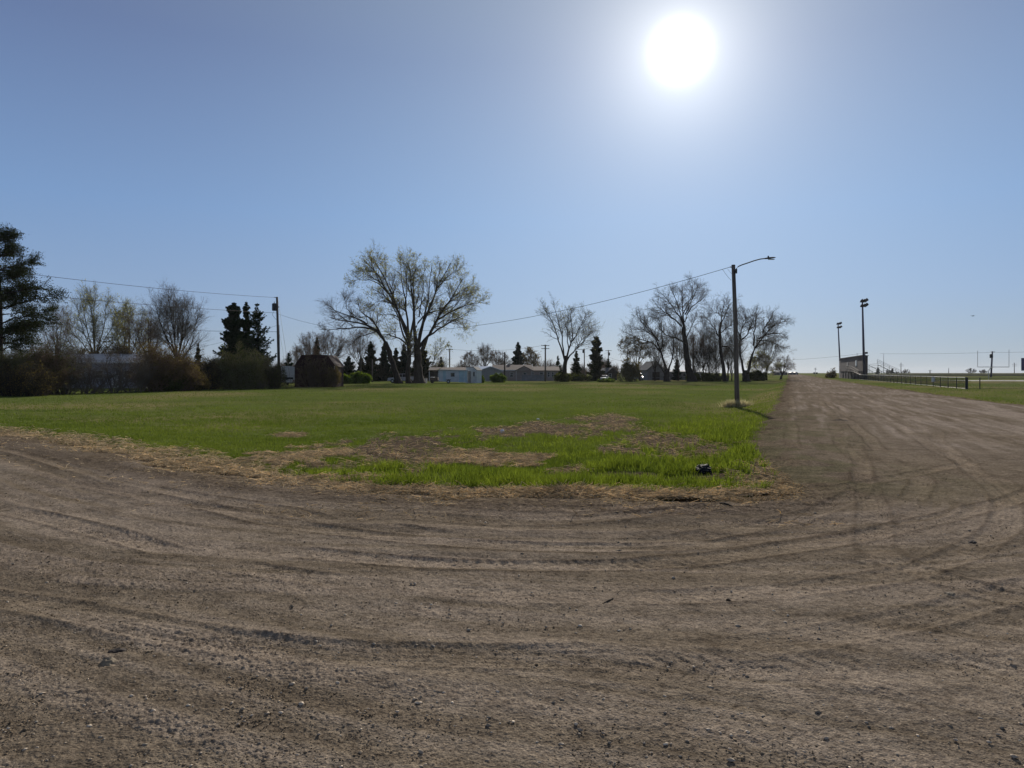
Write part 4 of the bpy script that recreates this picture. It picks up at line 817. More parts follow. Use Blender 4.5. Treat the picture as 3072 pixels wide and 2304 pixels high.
def gable(name, label, cat, x, Y, z, ln, dp, wh, rh, rz=0, wall='siding_tan', roof='shingle', axis='x', ov=.35, fascia='trim', group=None):
    """origin at the middle of the front wall base; axis = ridge direction"""
    t = thing(name, label, cat, (x, Y, z), rz, group); a = ln/2
    if axis == 'x':
        MB().prism([(0, -.2), (dp, -.2), (dp, wh), (dp/2, wh+rh), (0, wh)], -a, a, 'x').build('wall', M[wall], t)
        k = rh/(dp/2); r = MB(); r.prism([(-ov, wh-ov*k+.02), (dp/2, wh+rh+.02), (dp+ov, wh-ov*k+.02), (dp+ov, wh-ov*k+.16), (dp/2, wh+rh+.18), (-ov, wh-ov*k+.16)], -a-ov, a+ov, 'x')
        ro = r.build('roof', M[roof], t); MB().box(-a-ov, a+ov, -ov-.04, -ov-.003, wh-ov*k-.02, wh-ov*k+.17).build('fascia', M[fascia], ro)
    else:
        MB().prism([(-a, -.2), (a, -.2), (a, wh), (0, wh+rh), (-a, wh)], 0, dp, 'y').build('wall', M[wall], t)
        k = rh/a; r = MB(); r.prism([(-a-ov, wh-ov*k+.02), (0, wh+rh+.02), (a+ov, wh-ov*k+.02), (a+ov, wh-ov*k+.16), (0, wh+rh+.18), (-a-ov, wh-ov*k+.16)], -ov, dp+ov, 'y')
        r.build('roof', M[roof], t)
    return t
def W3(p, Y): return p / FP * Y
# pale long building behind the hedge
Y = 92; x = mX(312, Y); t = gable('pale_building', 'long pale building with a white metal roof seen through the bare hedge', 'building', x, Y, gz(x, Y), W3(250, Y), 5.5, 3.35, 1.0, wall='siding_lilac', roof='roof_white', ov=.3)
for dx in (-3.6, -.6, 3.1): win(t, dx, 1.35, .9, .9, 0)
MB().box(1.0, 1.9, -.03, -.003, 0, 2.0).build('door', M['trim'], t)
# dark gambrel shed covered in vines
Y = 100; x = mX(944, Y); z = gz(x, Y); a = W3(120, Y)/2
t = thing('vine_covered_shed', 'dark red shed with clipped gable roof, its front overgrown with bare vines', 'shed', (x, Y, z))
MB().prism([(-a, -.2), (a, -.2), (a, 3.0), (a*.62, 4.35), (-a*.62, 4.35), (-a, 3.0)], 0, 5.2, 'y').build('wall', M['barn_red'], t)
MB().prism([(-a-.2, 2.85), (-a*.64, 4.5), (a*.64, 4.5), (a+.2, 2.85), (a+.02, 2.95), (a*.62, 4.38), (-a*.62, 4.38), (-a-.02, 2.95)], -.06, 5.25, 'y').build('roof', M['barn_red'], t)
MB().box(a-.06, a+.05, -.06, -.003, 0, 2.9).build('corner_board', M['trim'], t)
d = MB(); d.box(-.9, .9, -.05, -.003, 0, 2.2); d.build('door', M['boards_dark'], t)
shrub('climbing_vine', 'dense leafless vines covering the front of the dark red shed', 940, 1072, 112, 99.3, 300, cm='twig_warm', lm='bud_brown', leaf=.08, stems=36, dens=.9, dep=.4, cat='vine')
shrub('climbing_vine', 'pale gnarled vine stem and weeds at the right corner of the shed', 1000, 1090, 24, 98.5, 301, cm='twig_warm', lm='bud_brown', leaf=.3, stems=12, dens=1.0, dep=.4, cat='vine')
# camper beside the shed
Y = 112; x = mX(864, Y); z = gz(x, Y); t = thing('camper_trailer', 'white camper parked in the gap between the transformer pole and the shed', 'camper', (x, Y, z))
MB().prism([(-1.1, .55), (1.1, .55), (1.15, 1.6), (1.1, 2.85), (.9, 3.0), (-.9, 3.0), (-1.1, 2.85), (-1.15, 1.6)], 0, 5.5, 'y').build('body', M['siding_white'], t, bevel=.04)
MB().box(-.8, .8, -.03, -.003, .95, 1.25).build('rear_window', M['pane'], t); MB().box(-1.1, 1.1, -.12, -.01, .45, .6).build('bumper', M['trim'], t)
for sx in (-1, 1):
    MB().cyl((sx*.95, 3.2, .35), (sx*1.15, 3.2, .35), .35, n=14).build('wheel', M['rubber'], t); MB().box(sx*.9-.1, sx*.9+.1, -.02, -.004, .7, .85).build('tail_light', mat('tail_red', (.3, .02, .02), .3), t)
# office trailer
Y = 134; x = mX(1359, Y); z = gz(x, Y); w = W3(84, Y)/2; t = thing('office_trailer', 'white boxy wheeled trailer with pale blue panels, parked right of the cottonwood', 'trailer', (x, Y, z))
MB().prism([(-w, .35), (w, .12), (w, 2.35), (-w, 2.45)], 0, 2.4, 'y').build('body', M['siding_white'], t)
MB().prism([(-w-.15, 2.47), (w+.25, 2.37), (w+.25, 2.47), (-w-.15, 2.6)], -.2, 2.6, 'y').build('roof', M['roof_white'], t)
MB().box(-w+.75, -w+1.3, -.03, -.003, .5, 2.3).build('door', M['panel_blue'], t)
for x0, x1 in ((w-1.5, w-.55), (w-.45, w-.03)): MB().box(x0, x1, -.03, -.003, .2, 2.3).build('side_panel', M['panel_blue'], t)
win(t, -.05, 1.3, .6, .62, 0, 'steel', False)
wh = MB().cyl((-.85, -.28, .33), (-.85, -.05, .33), .33, n=16).build('wheel', M['rubber'], t); MB().cyl((-.85, -.30, .33), (-.85, -.281, .33), .17, n=12).build('rim', M['alu'], wh)
MB().box(-1.35, -.35, -.12, -.002, .68, .74).build('mudguard', M['steel_dark'], t); tg = MB(); tg.box(-w-1.3, -w, .9, 1.0, .4, .5); tg.box(-w-1.3, -w-1.2, .88, 1.02, .0, .6); tg.build('drawbar', M['steel_dark'], t)
# cube shed
Y = 137; x = mX(1414, Y); z = gz(x, Y); t = thing('small_shed', 'small grey-white gabled shed standing against the right end of the office trailer', 'shed', (x, Y, z), R(-18))
MB().prism([(-1.15, -.1), (1.15, -.1), (1.15, 2.45), (.35, 3.05), (-1.15, 3.0)], 0, 2.6, 'y').build('wall', M['siding_white'], t)
MB().prism([(-1.25, 3.02), (.35, 3.07), (1.3, 2.38), (1.3, 2.46), (.38, 3.16), (-1.25, 3.11)], -.1, 2.7, 'y').build('roof', M['shingle_grey'], t)
MB().box(-.25, -.15, -.03, -.003, .05, 2.3).build('door_gap', M['steel_dark'], t); win(t, .55, 1.35, .16, .75, 0, 'steel', False); MB().box(-1.1, -.27, -.04, -.003, .05, 2.3).build('door', M['siding_grey'], t)
# utility trailer and bin by the cottonwood
Y = 138; x = mX(1302, Y); z = gz(x, Y); t = thing('utility_trailer', 'low dark utility trailer with a white lid beside the big cottonwood', 'trailer', (x, Y, z))
MB().box(-.75, .75, 0, 1.4, .45, 1.05).build('bed', M['boards_dark'], t, bevel=.02); MB().box(-.72, -.05, .1, 1.3, 1.052, 1.18).build('lid', M['white_paint'], t)
for sx in (-.4,): 
    for yy in (-.08, 1.42): MB().cyl((sx, yy, .3), (sx, yy+.16, .3), .3, n=14).build('wheel', M['rubber'], t)
MB().box(.75, 1.5, .66, .74, .42, .5).build('drawbar', M['steel_dark'], t)
x = mX(1276, 137); t = thing('storage_bin', 'small white upright bin at the foot of the cottonwood', 'bin', (x, 137, gz(x, 137)))
MB().prism([(-.3, 0), (.3, 0), (.33, .85), (-.33, .85)], -.3, .3, 'y').build('body', M['white_paint'], t, bevel=.02); MB().prism([(-.36, .86), (.36, .86), (.34, .93), (0, .99), (-.34, .93)], -.36, .36, 'y').build('lid', M['siding_grey'], t)
# carport
Y = 162; x = mX(1342, Y); z = gz(x, Y); w = W3(108, Y)/2; t = thing('carport', 'low open carport with a brown roof behind the office trailer', 'carport', (x, Y, z))
MB().box(-w, w, 2.6, 5, -.1, 2.3).build('wall', M['boards_dark'], t); MB().prism([(-.4, 2.45), (2.6, 3.1), (5.3, 2.45), (5.3, 2.6), (2.6, 3.25), (-.4, 2.6)], -w-.2, w+.2, 'x').build('roof', M['shingle'], t)
for k in range(5): q = -w + 2*w*k/4; MB().box(q-.08, q+.08, -.05, .11, -.1, 2.5).build('post', M['trim'], t)
# garage with the bright metal roof
Y = 166; x = mX(1470, Y); t = gable('garage', 'grey garage with a bright metal roof left of the long house', 'garage', x, Y, gz(x, Y), 6.5, 7, 2.35, 1.0, R(32), wall='siding_grey', roof='metal_roof', axis='y', ov=.25)
MB().box(-1.5, 1.5, -.04, -.003, 0, 2.05).build('garage_door', M['siding_grey'], t); MB().box(1.9, 2.7, -.04, -.003, 0, 1.95).build('door', M['trim'], t)
# long house
Y = 173; x = mX(1537, Y); z = gz(x, Y); hw = W3(112, Y)/2
t = gable('long_house', 'long low tan house with a brown shingle roof and a small front gable', 'house', x, Y, z, hw*2, 8, 2.65, 1.15, wall='siding_tan', ov=.4)
x2 = mX(1632, Y) - x; w2 = W3(88, Y)/2
MB().prism([(.5, -.1), (7.5, -.1), (7.5, 2.5), (4, 3.4), (.5, 2.5)], x2-w2+.1, x2+w2-.1, 'x').build('wing_wall', M['siding_tan'], t)
MB().prism([(.1, 2.42), (4, 3.43), (7.9, 2.42), (7.9, 2.56), (4, 3.57), (.1, 2.56)], x2-w2-.15+.3, x2+w2+.3, 'x').build('wing_roof', M['shingle'], t)
pg = mX(1572, Y) - x; gw = W3(54, Y)/2
MB().prism([(pg-gw+.2, 2.45), (pg+gw-.2, 2.45), (pg, 3.45)], -.8, -.55, 'y').build('porch_gable', M['siding_tan'], t)
MB().prism([(pg-gw, 2.42), (pg, 3.52), (pg+gw, 2.42), (pg+gw, 2.56), (pg, 3.68), (pg-gw, 2.56)], -1.0, 3.5, 'y').build('porch_roof', M['shingle'], t)
for q in (pg-gw+.3, pg+gw-.3): MB().box(q-.07, q+.07, -.75, -.6, 0, 2.45).build('porch_post', M['trim'], t)
for uu in (1499.5, 1535, 1575): win(t, mX(uu, Y)-x, 1.0, .75, 1.05, 0)
for uu, ww in ((1596, .8), (1625, .8), (1646.5, .4), (1658.5, .4)): win(t, mX(uu, Y)-x, 1.05, ww, 1.05, .5)
MB().box(-1.2, -.4, 3.6, 4.4, 3.7, 4.15).build('chimney', M['concrete'], t)
xx = mX(1600, 168) ; dk = thing('board_fence', 'grey board privacy fence in front of the right half of the long house', 'fence', (xx, 168.5, gz(xx, 168.5)))
a = W3(68, 168)/2
for k in range(8): q = -a + 2*a*k/7; MB().box(q-.06, q+.06, .06, .18, 0, 1.5).build('post', M['boards_grey'], dk)
MB().box(-a, a, 0, .05, .04, 1.42).build('boards', M['boards_grey'], dk); MB().box(-a, a, -.02, .08, 1.425, 1.5).build('top_rail', M['wood_pole'], dk)
# dark gabled house, grey barn, mobile home, box
Y = 186; x = mX(1836, Y); t = gable('dark_house', 'small dark gabled house right of the narrow pine', 'house', x, Y, gz(x, Y), W3(34, Y), 7, 2.0, 1.15, R(12), wall='boards_dark', roof='shingle_grey', axis='y', ov=.3); win(t, -.5, .9, .7, .8, 0)
Y = 190; x = mX(1968, Y); t = gable('grey_barn', 'tall grey gabled barn behind the wide-spreading tree', 'barn', x, Y, gz(x, Y), W3(52, Y), 8, 2.8, 2.1, R(8), wall='boards_grey', roof='shingle_grey', axis='y', ov=.25)
MB().box(-1.0, 1.0, -.05, -.003, 0, 2.2).build('barn_door', M['boards_dark'], t); MB().box(-W3(50, Y)/2, W3(50, Y)/2, -1.6, -1.5, .6, .72).build('porch_rail', M['boards_grey'], t)
Y = 192; x = mX(2040, Y); t = gable('mobile_home', 'long low mobile home with a bright white roof edge seen between the grove trunks', 'mobile home', x, Y, gz(x, Y), W3(60, Y), 4, 2.2, .25, wall='boards_grey', roof='roof_white', ov=.2); win(t, -1.6, 1.1, .7, .7, 0); win(t, 1.2, 1.1, .7, .7, 0)
Y = 194; x = mX(2094, Y); t = gable('storage_shed', 'small pale shed just right of the tallest grove trunk', 'shed', x, Y, gz(x, Y), W3(26, Y), 3, 2.1, .2, wall='siding_white', roof='roof_white', ov=.1); MB().box(-.5, .5, -.04, -.003, 0, 1.8).build('door', M['boards_dark'], t)

# ------------------------------------------------------------------ vehicles (local x = length, front at -x)
def car(name, label, cat, x, Y, rz, body, cabin, L_, Wd, paint, wheels, wr=.36, zoff=0, low=None, windows=()):
    t = thing(name, label, cat, (x, Y, gz(x, Y) + zoff), rz)
    b = MB().prism(body, -Wd/2, Wd/2, 'y').build('body', paint, t, bevel=.05); MB().prism(cabin, -Wd/2+.09, Wd/2-.09, 'y').build('cabin', paint, t, bevel=.05)
    for k, wn in enumerate(windows):
        for sy in (-1, 1): MB().prism(wn, sy*(Wd/2-.087), sy*(Wd/2-.078), 'y').build('side_window', M['pane'], t)
    if low: MB().prism(low, -Wd/2-.006, Wd/2+.006, 'y').build('lower_stripe', M['steel'], t)
    for wx in wheels:
        for sy in (-1, 1):
            o = MB().cyl((wx, sy*(Wd/2-.2), wr), (wx, sy*(Wd/2+.02), wr), wr, n=18).build('wheel', M['rubber'], t); MB().cyl((wx, sy*(Wd/2+.021), wr), (wx, sy*(Wd/2+.035), wr), wr*.55, n=14).build('rim', M['alu'], o)
    return t
P1_ = mat('paint_silver', (.42, .42, .46), .35, (.36, .36, .4), 1, metal=.3, spec=.6); P2_ = mat('paint_white', (.6, .62, .66), .3, spec=.6)
t = car('pickup_truck', 'silver-white pickup with an extended cab parked behind the cottonwood trunks', 'pickup', mX(1206, 139), 139.5, 0,
    [(-2.7,.45),(2.75,.45),(2.75,1.12),(.75,1.12),(.6,1.12),(-1.15,1.12),(-2.6,1.0),(-2.72,.8)], [(-1.2,1.1),(-.55,1.78),(.75,1.80),(1.0,1.1)], 5.5, 1.9, P1_, (-1.8, 1.7), .38,
    windows=[[(-.95,1.16),(-.48,1.7),(.05,1.72),(.05,1.16)], [(.15,1.16),(.15,1.72),(.7,1.72),(.85,1.16)]])
MB().prism([(-1.16,1.13),(-.56,1.76),(-.585,1.78),(-1.19,1.15)], -.78, .78, 'y').build('windshield', M['pane'], t)
MB().box(-2.82, -2.7, -.92, .92, .42, .62).build('bumper', M['alu'], t); MB().box(2.72, 2.84, -.92, .92, .42, .6).build('bumper', M['alu'], t)
for sy in (-.72, .72): MB().box(-2.745, -2.70, sy-.16, sy+.16, .78, .93).build('headlight', M['glass_lens'], t); MB().box(2.745, 2.77, sy-.1, sy+.1, .75, 1.05).build('tail_light', bpy.data.materials['tail_red'], t)
MB().box(.98, 2.7, -.82, .82, 1.125, 1.3).build('cargo', M['boards_grey'], t, bevel=.03)
t = car('parked_van', 'light-coloured van facing the field, parked right of the olive-brown bush', 'van', mX(1921, 176), 178.5, R(88),
    [(-2.2,.4),(2.3,.4),(2.3,1.1),(-1.2,1.15),(-2.1,.95),(-2.25,.7)], [(-1.25,1.1),(-.5,1.8),(2.1,1.8),(2.28,1.1)], 4.5, 1.85, P2_, (-1.5, 1.5), .34, windows=[[(-.8,1.18),(-.4,1.68),(.6,1.7),(.6,1.18)], [(.7,1.18),(.7,1.7),(1.9,1.7),(2.05,1.18)]])
MB().prism([(-1.22,1.14),(-.52,1.74),(-.545,1.77),(-1.26,1.16)], -.75, .75, 'y').build('windshield', M['pane'], t)
for sy in (-.68, .68): MB().box(-2.27, -2.2, sy-.17, sy+.17, .72, .88).build('headlight', M['glass_lens'], t)
t = car('parked_car', 'low white car half hidden in front of the dark gabled house', 'car', mX(1813, 178), 179, R(70),
    [(-2.1,.35),(2.1,.35),(2.15,.9),(-1.0,.92),(-2.0,.75)], [(-.9,.9),(-.3,1.35),(1.0,1.36),(1.7,.9)], 4.2, 1.75, P2_, (-1.35, 1.3), .31, windows=[[(-.6,.95),(-.22,1.28),(.9,1.29),(1.3,.95)]])
MB().prism([(-.88,.93),(-.32,1.31),(-.345,1.34),(-.92,.95)], -.7, .7, 'y').build('windshield', M['pane'], t)

# ------------------------------------------------------------------ poles and wires
def span(name, label, A, B, sag, r=.02, n=24, group=None):
    A = Vector(A); B = Vector(B); pts = [A.lerp(B, k/n) - Vector((0, 0, 4*sag*(k/n)*(1-k/n))) for k in range(n+1)]
    o = MB().tube([p - A for p in pts], r, 4).build(name, M['wire'], None); o.location = A; return tag(o, label, 'wire', group)
def pole(name, label, cat, u, vt, Y, r=.15, arms=(), vb=None, group=None, matn='wood_pole', ut=None, zg=None, r1=None, armlen=1.2, transformer=None):
    x = mX(u, Y); z0 = gz(x, Y) - .2 if zg is None else zg; t = thing(name, label, cat, (x, Y, z0), 0, group); zt = mZ(vt, Y) - z0; dx = (mX(ut, Y) - x) if ut else 0
    MB().tube([(0, 0, 0), (dx*.5, 0, zt*.5), (dx, 0, zt)], [r, r*.9, r1 or r*.78], 12).build('pole', M[matn], t, smooth=True)
    for k, av in enumerate(arms):
        za = mZ(av, Y) - z0; xa = dx * za / zt; o = MB().box(xa-armlen, xa+armlen, -r*.8-.12, -r*.8-.02, za-.06, za+.06).build('crossarm', M['wood_dark'], t)
        for sx in (-.9, -.35, .35, .9): MB().cyl((xa+sx*armlen, -r*.8-.07, za+.06), (xa+sx*armlen, -r*.8-.07, za+.2), .05, .03, 7).build('insulator', M['glass_lens'], o)
    if transformer:
        tx, tv, tr, th = transformer; zc = mZ(tv, Y) - z0; xc = mX(u + tx, Y) - x
        o = MB().tube([(xc, 0, zc-th/2), (xc, 0, zc-th*.38), (xc, 0, zc+th*.4), (xc, 0, zc+th*.48), (xc, 0, zc+th/2)], [tr*.9, tr, tr, tr*.8, tr*.2], 14).build('transformer', M['steel_dark'], t)
        MB().box(min(0, xc), max(0, xc), -.05, .05, zc-.06, zc+.06).build('bracket', M['steel_dark'], t); MB().cyl((xc, -tr*.4, zc+th*.5), (xc, -tr*.4, zc+th*.5+.25), .06, .03, 7).build('bushing', M['glass_lens'], o)
    return t
UP_ = pole('utility_pole', 'wooden pole with a dark transformer can on its left side beside the spruce cluster', 'utility pole', 838, 891, 100, .19, matn='wood_pole', ut=831, transformer=(-14, 921, .36, 1.05))
PX, PZ = mX(831, 100), lambda v: mZ(v, 100)
zb = UP_.location.z; pb = mX(838, 100)
MB().tube([(mX(838, 100)+.2-pb, -.1, .2), (mX(835.5, 100)+.2-pb, -.1, 5), (mX(833, 100)+.25-pb, -.1, PZ(975)-zb)], .03, 5).build('riser_cable', M['wire'], UP_)
MB().tube([(mX(834, 100)-pb, 0, PZ(897)-zb), (mX(876, 100)-pb, -4, PZ(1000)-zb), (mX(935, 100)-pb, -9, .1)], .016, 4).build('guy_wire', M['wire'], UP_)
MB().tube([(mX(836, 100)-pb, 0, PZ(990)-zb), (mX(862, 100)-pb, -2, PZ(1050)-zb), (mX(885, 100)-pb, -4, .2)], .012, 4).build('guy_wire', M['wire'], UP_)
MB().tube([(mX(822, 100)-pb, -.2, PZ(935)-zb), (mX(819, 100)-pb, -.3, PZ(945)-zb), (mX(828, 100)-pb, -.25, PZ(957)-zb), (mX(833, 100)-pb, -.1, PZ(960)-zb)], .02, 4).build('drop_lead', M['wire'], UP_)
MB().box(mX(823, 100)-pb, mX(831, 100)-pb, -.05, .05, PZ(893)-zb, PZ(893)-zb+.08).build('top_bracket', M['steel_dark'], UP_)
tp = lambda v: (PX, 99.85, PZ(v))
span('power_line', 'highest wire running left from the top of the transformer pole past the pine', tp(893), (mX(-120, 62), 62, mZ(795, 62)), .35)
span('power_line', 'middle wire running left from below the transformer can', tp(939), (mX(-120, 62), 62, mZ(862, 62)), .25)
span('power_line', 'lowest wire running left behind the spruce cluster', (PX, 100.3, PZ(995)), (mX(-100, 130), 130, mZ(968, 130)), .3, .025)
span('service_wire', 'thin wire sloping down left behind the spruces toward the hedge', (PX, 100.3, PZ(975)), (mX(600, 120), 120, mZ(1042, 120)), .2, .015)
# street lamp
YL = 41.0; bx = mX(2212, YL); bz = gz(bx, YL) - .15
t = thing('street_lamp', 'weathered wooden street lamp pole with a curved arm beside the dirt street', 'street lamp', (bx, YL, bz)); q = lambda u, v, dy=0: (mX(u, YL)-bx, dy, mZ(v, YL)-bz)
MB().tube([q(2212, 1230), q(2210, 1150), q(2206, 960), q(2200, 796)], [.145, .135, .118, .105], 16).build('pole', M['wood_pole'], t, smooth=True)
MB().cyl(q(2200, 797), q(2200, 794.5), .112, .10, 16).build('pole_cap', M['wood_dark'], t)
def k5(x, y): return 1800 + x*.3134, 740 + y*.3134
ap = [q(*k5(1299, 245)), q(*k5(1300, 215)), q(*k5(1318, 192)), q(*k5(1355, 176)), q(*k5(1410, 158)), q(*k5(1470, 137)), q(*k5(1530, 121)), q(*k5(1580, 115))]
MB().tube([(p[0], -.10 - .0*i, p[2]) for i, p in enumerate(ap)], .032, 8).build('arm', M['lamp_grey'], t, smooth=True)
MB().box(ap[0][0]-.09, ap[0][0]+.04, -.16, -.04, ap[0][2]-.08, ap[0][2]+.16).build('arm_bracket', M['steel_dark'], t)
h0 = q(*k5(1572, 118)); h1 = q(*k5(1672, 107)); hl = h1[0]-h0[0]; 
hd = MB(); secs = [(0, .07, .045), (.18, .10, .06), (.45, .14, .065), (.8, .15, .05), (1.0, .09, .02)]; vs = []; fs = []
for f, wy, hz_ in secs:
    cx_, cz_ = h0[0]+hl*f, h0[2]+(h1[2]-h0[2])*f
    for k in range(10): w_ = 2*math.pi*k/10; vs.append((cx_, -.10 + math.cos(w_)*wy, cz_ + math.sin(w_)*hz_*(1 if math.sin(w_) > 0 else .6)))
for i in range(len(secs)-1):
    for k in range(10): fs.append((i*10+k, i*10+(k+1) % 10, (i+1)*10+(k+1) % 10, (i+1)*10+k))
fs.append(tuple(range(9, -1, -1))); fs.append(tuple(40+k for k in range(10))); hd.add(vs, fs)
ho = hd.build('lamp_head', M['lamp_grey'], t, smooth=True); MB().box(h0[0]+hl*.35, h0[0]+hl*.9, -.19, -.01, h0[2]-.05, h0[2]-.02).build('lens', M['glass_lens'], ho); MB().cyl((h0[0]+hl*.33, -.1, h0[2]+.07), (h0[0]+hl*.33, -.1, h0[2]+.16), .045, .04, 10).build('photocell', M['steel_dark'], ho)
MB().tube([q(2200, 801), q(2195, 801.5), q(2190, 801)], [.02, .035, .03], 6).build('insulator', M['glass_lens'], t)
MB().tube([q(*k5(1255, 322)), q(*k5(1225, 290)), q(*k5(1195, 250)), q(*k5(1180, 225)), q(*k5(1165, 218))], .008, 4).build('service_loop', M['wire'], t)
MB().tube([q(*k5(1265, 262)), q(*k5(1240, 240)), q(*k5(1222, 212))], .006, 4).build('service_loop', M['wire'], t)
span('power_line', 'single sagging wire from the street lamp across the field to the transformer pole', (mX(2191, YL), YL, mZ(801, YL)), (PX+.1, 99.8, PZ(941)), 3.1, .014, 40)
# dry grass clump at its foot
g = np.random.default_rng(400); n = 3600; x = bx - .1 + g.normal(size=n)*.30; y = YL - .1 + g.normal(size=n)*.25; V, F4, F3 = blades(x, y, np.full(n, bz+.12), g.uniform(.25, .62, n), .016, 1.3, 3, .8)
t = thing('grass_clump', 'pale dry grass tuft around the foot of the street lamp pole', 'grass clump', (bx, YL, bz)); V = V - np.array((bx, YL, bz))
m_ = leafmat('dry_tuft', (.58, .53, .38), (.30, .28, .17), .45, 4, (1.1, 1.05, .8)); link('dry_blades', np_mesh('dry_blades', V, F4, F3), m_, t)
# more poles
pole('fence_post_pole', 'plain thin pole in front of the dark spruces behind the green bush', 'pole', 1117, 1078, 150, .13)
pole('utility_pole', 'plain bare pole in front of the left end of the long house', 'utility pole', 1514, 1056, 148, .16, matn='wood_dark')
pole('utility_pole', 'double-crossarm pole in front of the right half of the long house', 'utility pole', 1636, 1034, 160, .19, arms=(1037, 1046), armlen=.9)
pole('utility_pole', 'single-crossarm pole above the carport, right of the cottonwood', 'utility pole', 1349, 1046, 170, .17, arms=(1049,), armlen=.8)
pole('utility_pole', 'pole with a small transformer between the vase-shaped tree and the narrow pine', 'utility pole', 1753, 1046, 195, .16, transformer=(-2.5, 1054, .3, .9))
pole('utility_pole', 'distant crossarm pole above the small green spruce', 'utility pole', 1825, 1050, 230, .17, arms=(1052,), armlen=1.0, transformer=(2.5, 1062, .3, 1.0))
pole('utility_pole', 'thin pole rising behind the budding tree at the left of the grove', 'utility pole', 1882, 1052, 215, .14)
pole('utility_pole', 'pale pole half hidden behind the branches in the grove', 'utility pole', 2080, 1010, 200, .25, matn='wood_pole')
span('power_line', 'faint wire between the two crossarm poles above the carport and the long house', (mX(1349, 170), 170, mZ(1047, 170)), (mX(1636, 160), 160, mZ(1035, 160)), .8, .022)
span('power_line', 'faint wire sloping between the transformer pole and the distant crossarm pole', (mX(1753, 195), 195, mZ(1068, 195)), (mX(1825, 230), 230, mZ(1056, 230)), .6, .022)
span('power_line', 'faint wire sloping down right from the distant crossarm pole', (mX(1825, 230), 230, mZ(1070, 230)), (mX(1882, 215), 215, mZ(1085, 215)), .3, .022)

# ------------------------------------------------------------------ the sports ground on the right
GX, GY = mX(2590, 178), 178.0; rz = -math.atan2(.33, 1); gz0 = -.1
t = thing('grandstand', 'tall grey board-clad back of the grandstand and press box beside the dirt street', 'grandstand', (GX, GY, gz0), rz); Lg = 46
MB().box(0, 1.0, 0, Lg, -.1, 2.1).build('lower_wall', M['boards_brown'], t); MB().prism([(-.1, 2.1), (1.0, 2.1), (1.0, 5.9), (-.1, 6.0)], -.1, Lg, 'y').build('upper_wall', M['boards_brown'], t)
MB().prism([(-.35, 6.02), (1.2, 5.9), (1.2, 6.02), (-.35, 6.14)], -.3, Lg+.3, 'y').build('roof', M['shingle_grey'], t)
wx_ = MB(); wx_.box(-.16, -.103, 10.2, 12.6, 3.4, 5.0); wo = wx_.build('window', M['trim'], t); MB().box(-.19, -.163, 10.5, 12.3, 3.55, 4.85).build('pane', M['pane'], wo)
wx_ = MB(); wx_.box(-.15, -.103, 27, 30, 3.5, 4.7); wo = wx_.build('window', M['boards_grey'], t); MB().box(-.17, -.153, 27.4, 29.6, 3.6, 4.6).build('pane', M['concrete'], wo)
for k in range(7): MB().box(-.14, -.003, 2+k*6.2, 2.5+k*6.2, -.1, 2.05).build('buttress', M['boards_dark'], t)
st = MB()
for z_ in (2.6, 3.15): st.tube([(-.9, 1, z_-.9), (-.9, 14, z_+.2), (-.9, 26, z_+.5)], .05, 5)
for k in range(9): st.tube([(-.9, 1+k*3, .1), (-.9, 1+k*3, 1.9 + k*.17)], .04, 5)
st.build('ramp_railing', M['boards_dark'], t); MB().prism([(1, 1.1), (14, 2.0), (26, 2.2), (26, 2.05), (14, 1.85), (1, .95)], -.6, -.15, 'x').build('ramp', M['boards_dark'], t)
MB().box(.2, 1.6, Lg+.02, Lg+5, -.1, 5.4).build('end_tower', M['boards_grey'], t)
for py in (4, 18): MB().cyl((1, py, 5.9), (1, py, 7.0), .05, n=6).build('vent_pipe', M['steel'], t)
b = thing('bleachers', 'open aluminium bleachers stepping down to the field in front of the grandstand', 'bleachers', (GX, GY, gz0), rz); NS = 9
sb = MB()
for k in range(NS): sb.box(3.4+k*.75, 3.7+k*.75, 1, Lg-1, 3.9-k*.42, 3.96-k*.42)
sb.build('benches', M['alu'], b); fb = MB()
for yy in (1.2, 15, 30, Lg-1.2): fb.tube([(3.4, yy, 3.7), (10, yy, .2)], .06, 5); fb.tube([(3.5, yy, -.1), (3.5, yy, 3.7)], .06, 5); fb.tube([(6.5, yy, -.1), (6.5, yy, 2.0)], .05, 5)
fb.build('frame', M['steel'], b)
for yy in (.9, Lg-.8):
    rl = MB()
    for h_ in (.35, .7, 1.05): rl.tube([(3.3, yy, 3.95+h_), (10.2, yy, .1+h_+.2)], .035, 5)
    for k in range(6): rl.tube([(3.3+k*1.38, yy, 3.9-k*.76), (3.3+k*1.38, yy, 5.0-k*.76)], .035, 5)
    rl.build('railing', M['boards_grey'], b)
def floodlight(label, u, ub, vt, Y, zb_, heads):
    x = mX(ub, Y); t = thing('floodlight_pole', label, 'floodlight', (x, Y, zb_)); zt = mZ(vt, Y)-zb_; dx = mX(u, Y)-x
    MB().tube([(0, 0, 0), (dx*.5, 0, zt*.5), (dx, 0, zt)], [.30, .25, .17], 12).build('pole', M['pole_blue'], t, smooth=True)
    for hv in heads:
        z = mZ(hv, Y)-zb_; xx = dx*z/zt; MB().box(xx-.6, xx+.9, -.08, .08, z-.35, z-.22).build('crossarm', M['steel_dark'], t)
        for k, (ox, tl) in enumerate(((-.25, .1), (.35, .25), (.85, .45))):
            o = MB().tube([(xx+ox-.28, -.05, z-.12), (xx+ox-.05, -.05, z), (xx+ox+.32, -.05, z+tl*.9)], [.10, .26, .38], 12).build('floodlight', M['steel_dark'], t); MB().cyl((xx+ox+.325, -.05, z+tl*.9+.005), (xx+ox+.335, -.05, z+tl*.9+.01), .33, .33, 12).build('lens', M['glass_lens'], o)
    return t
fl = floodlight('tall nearer floodlight pole at the near corner of the grandstand', 2587, 2593, 897, 171, -.1, (903, 917))
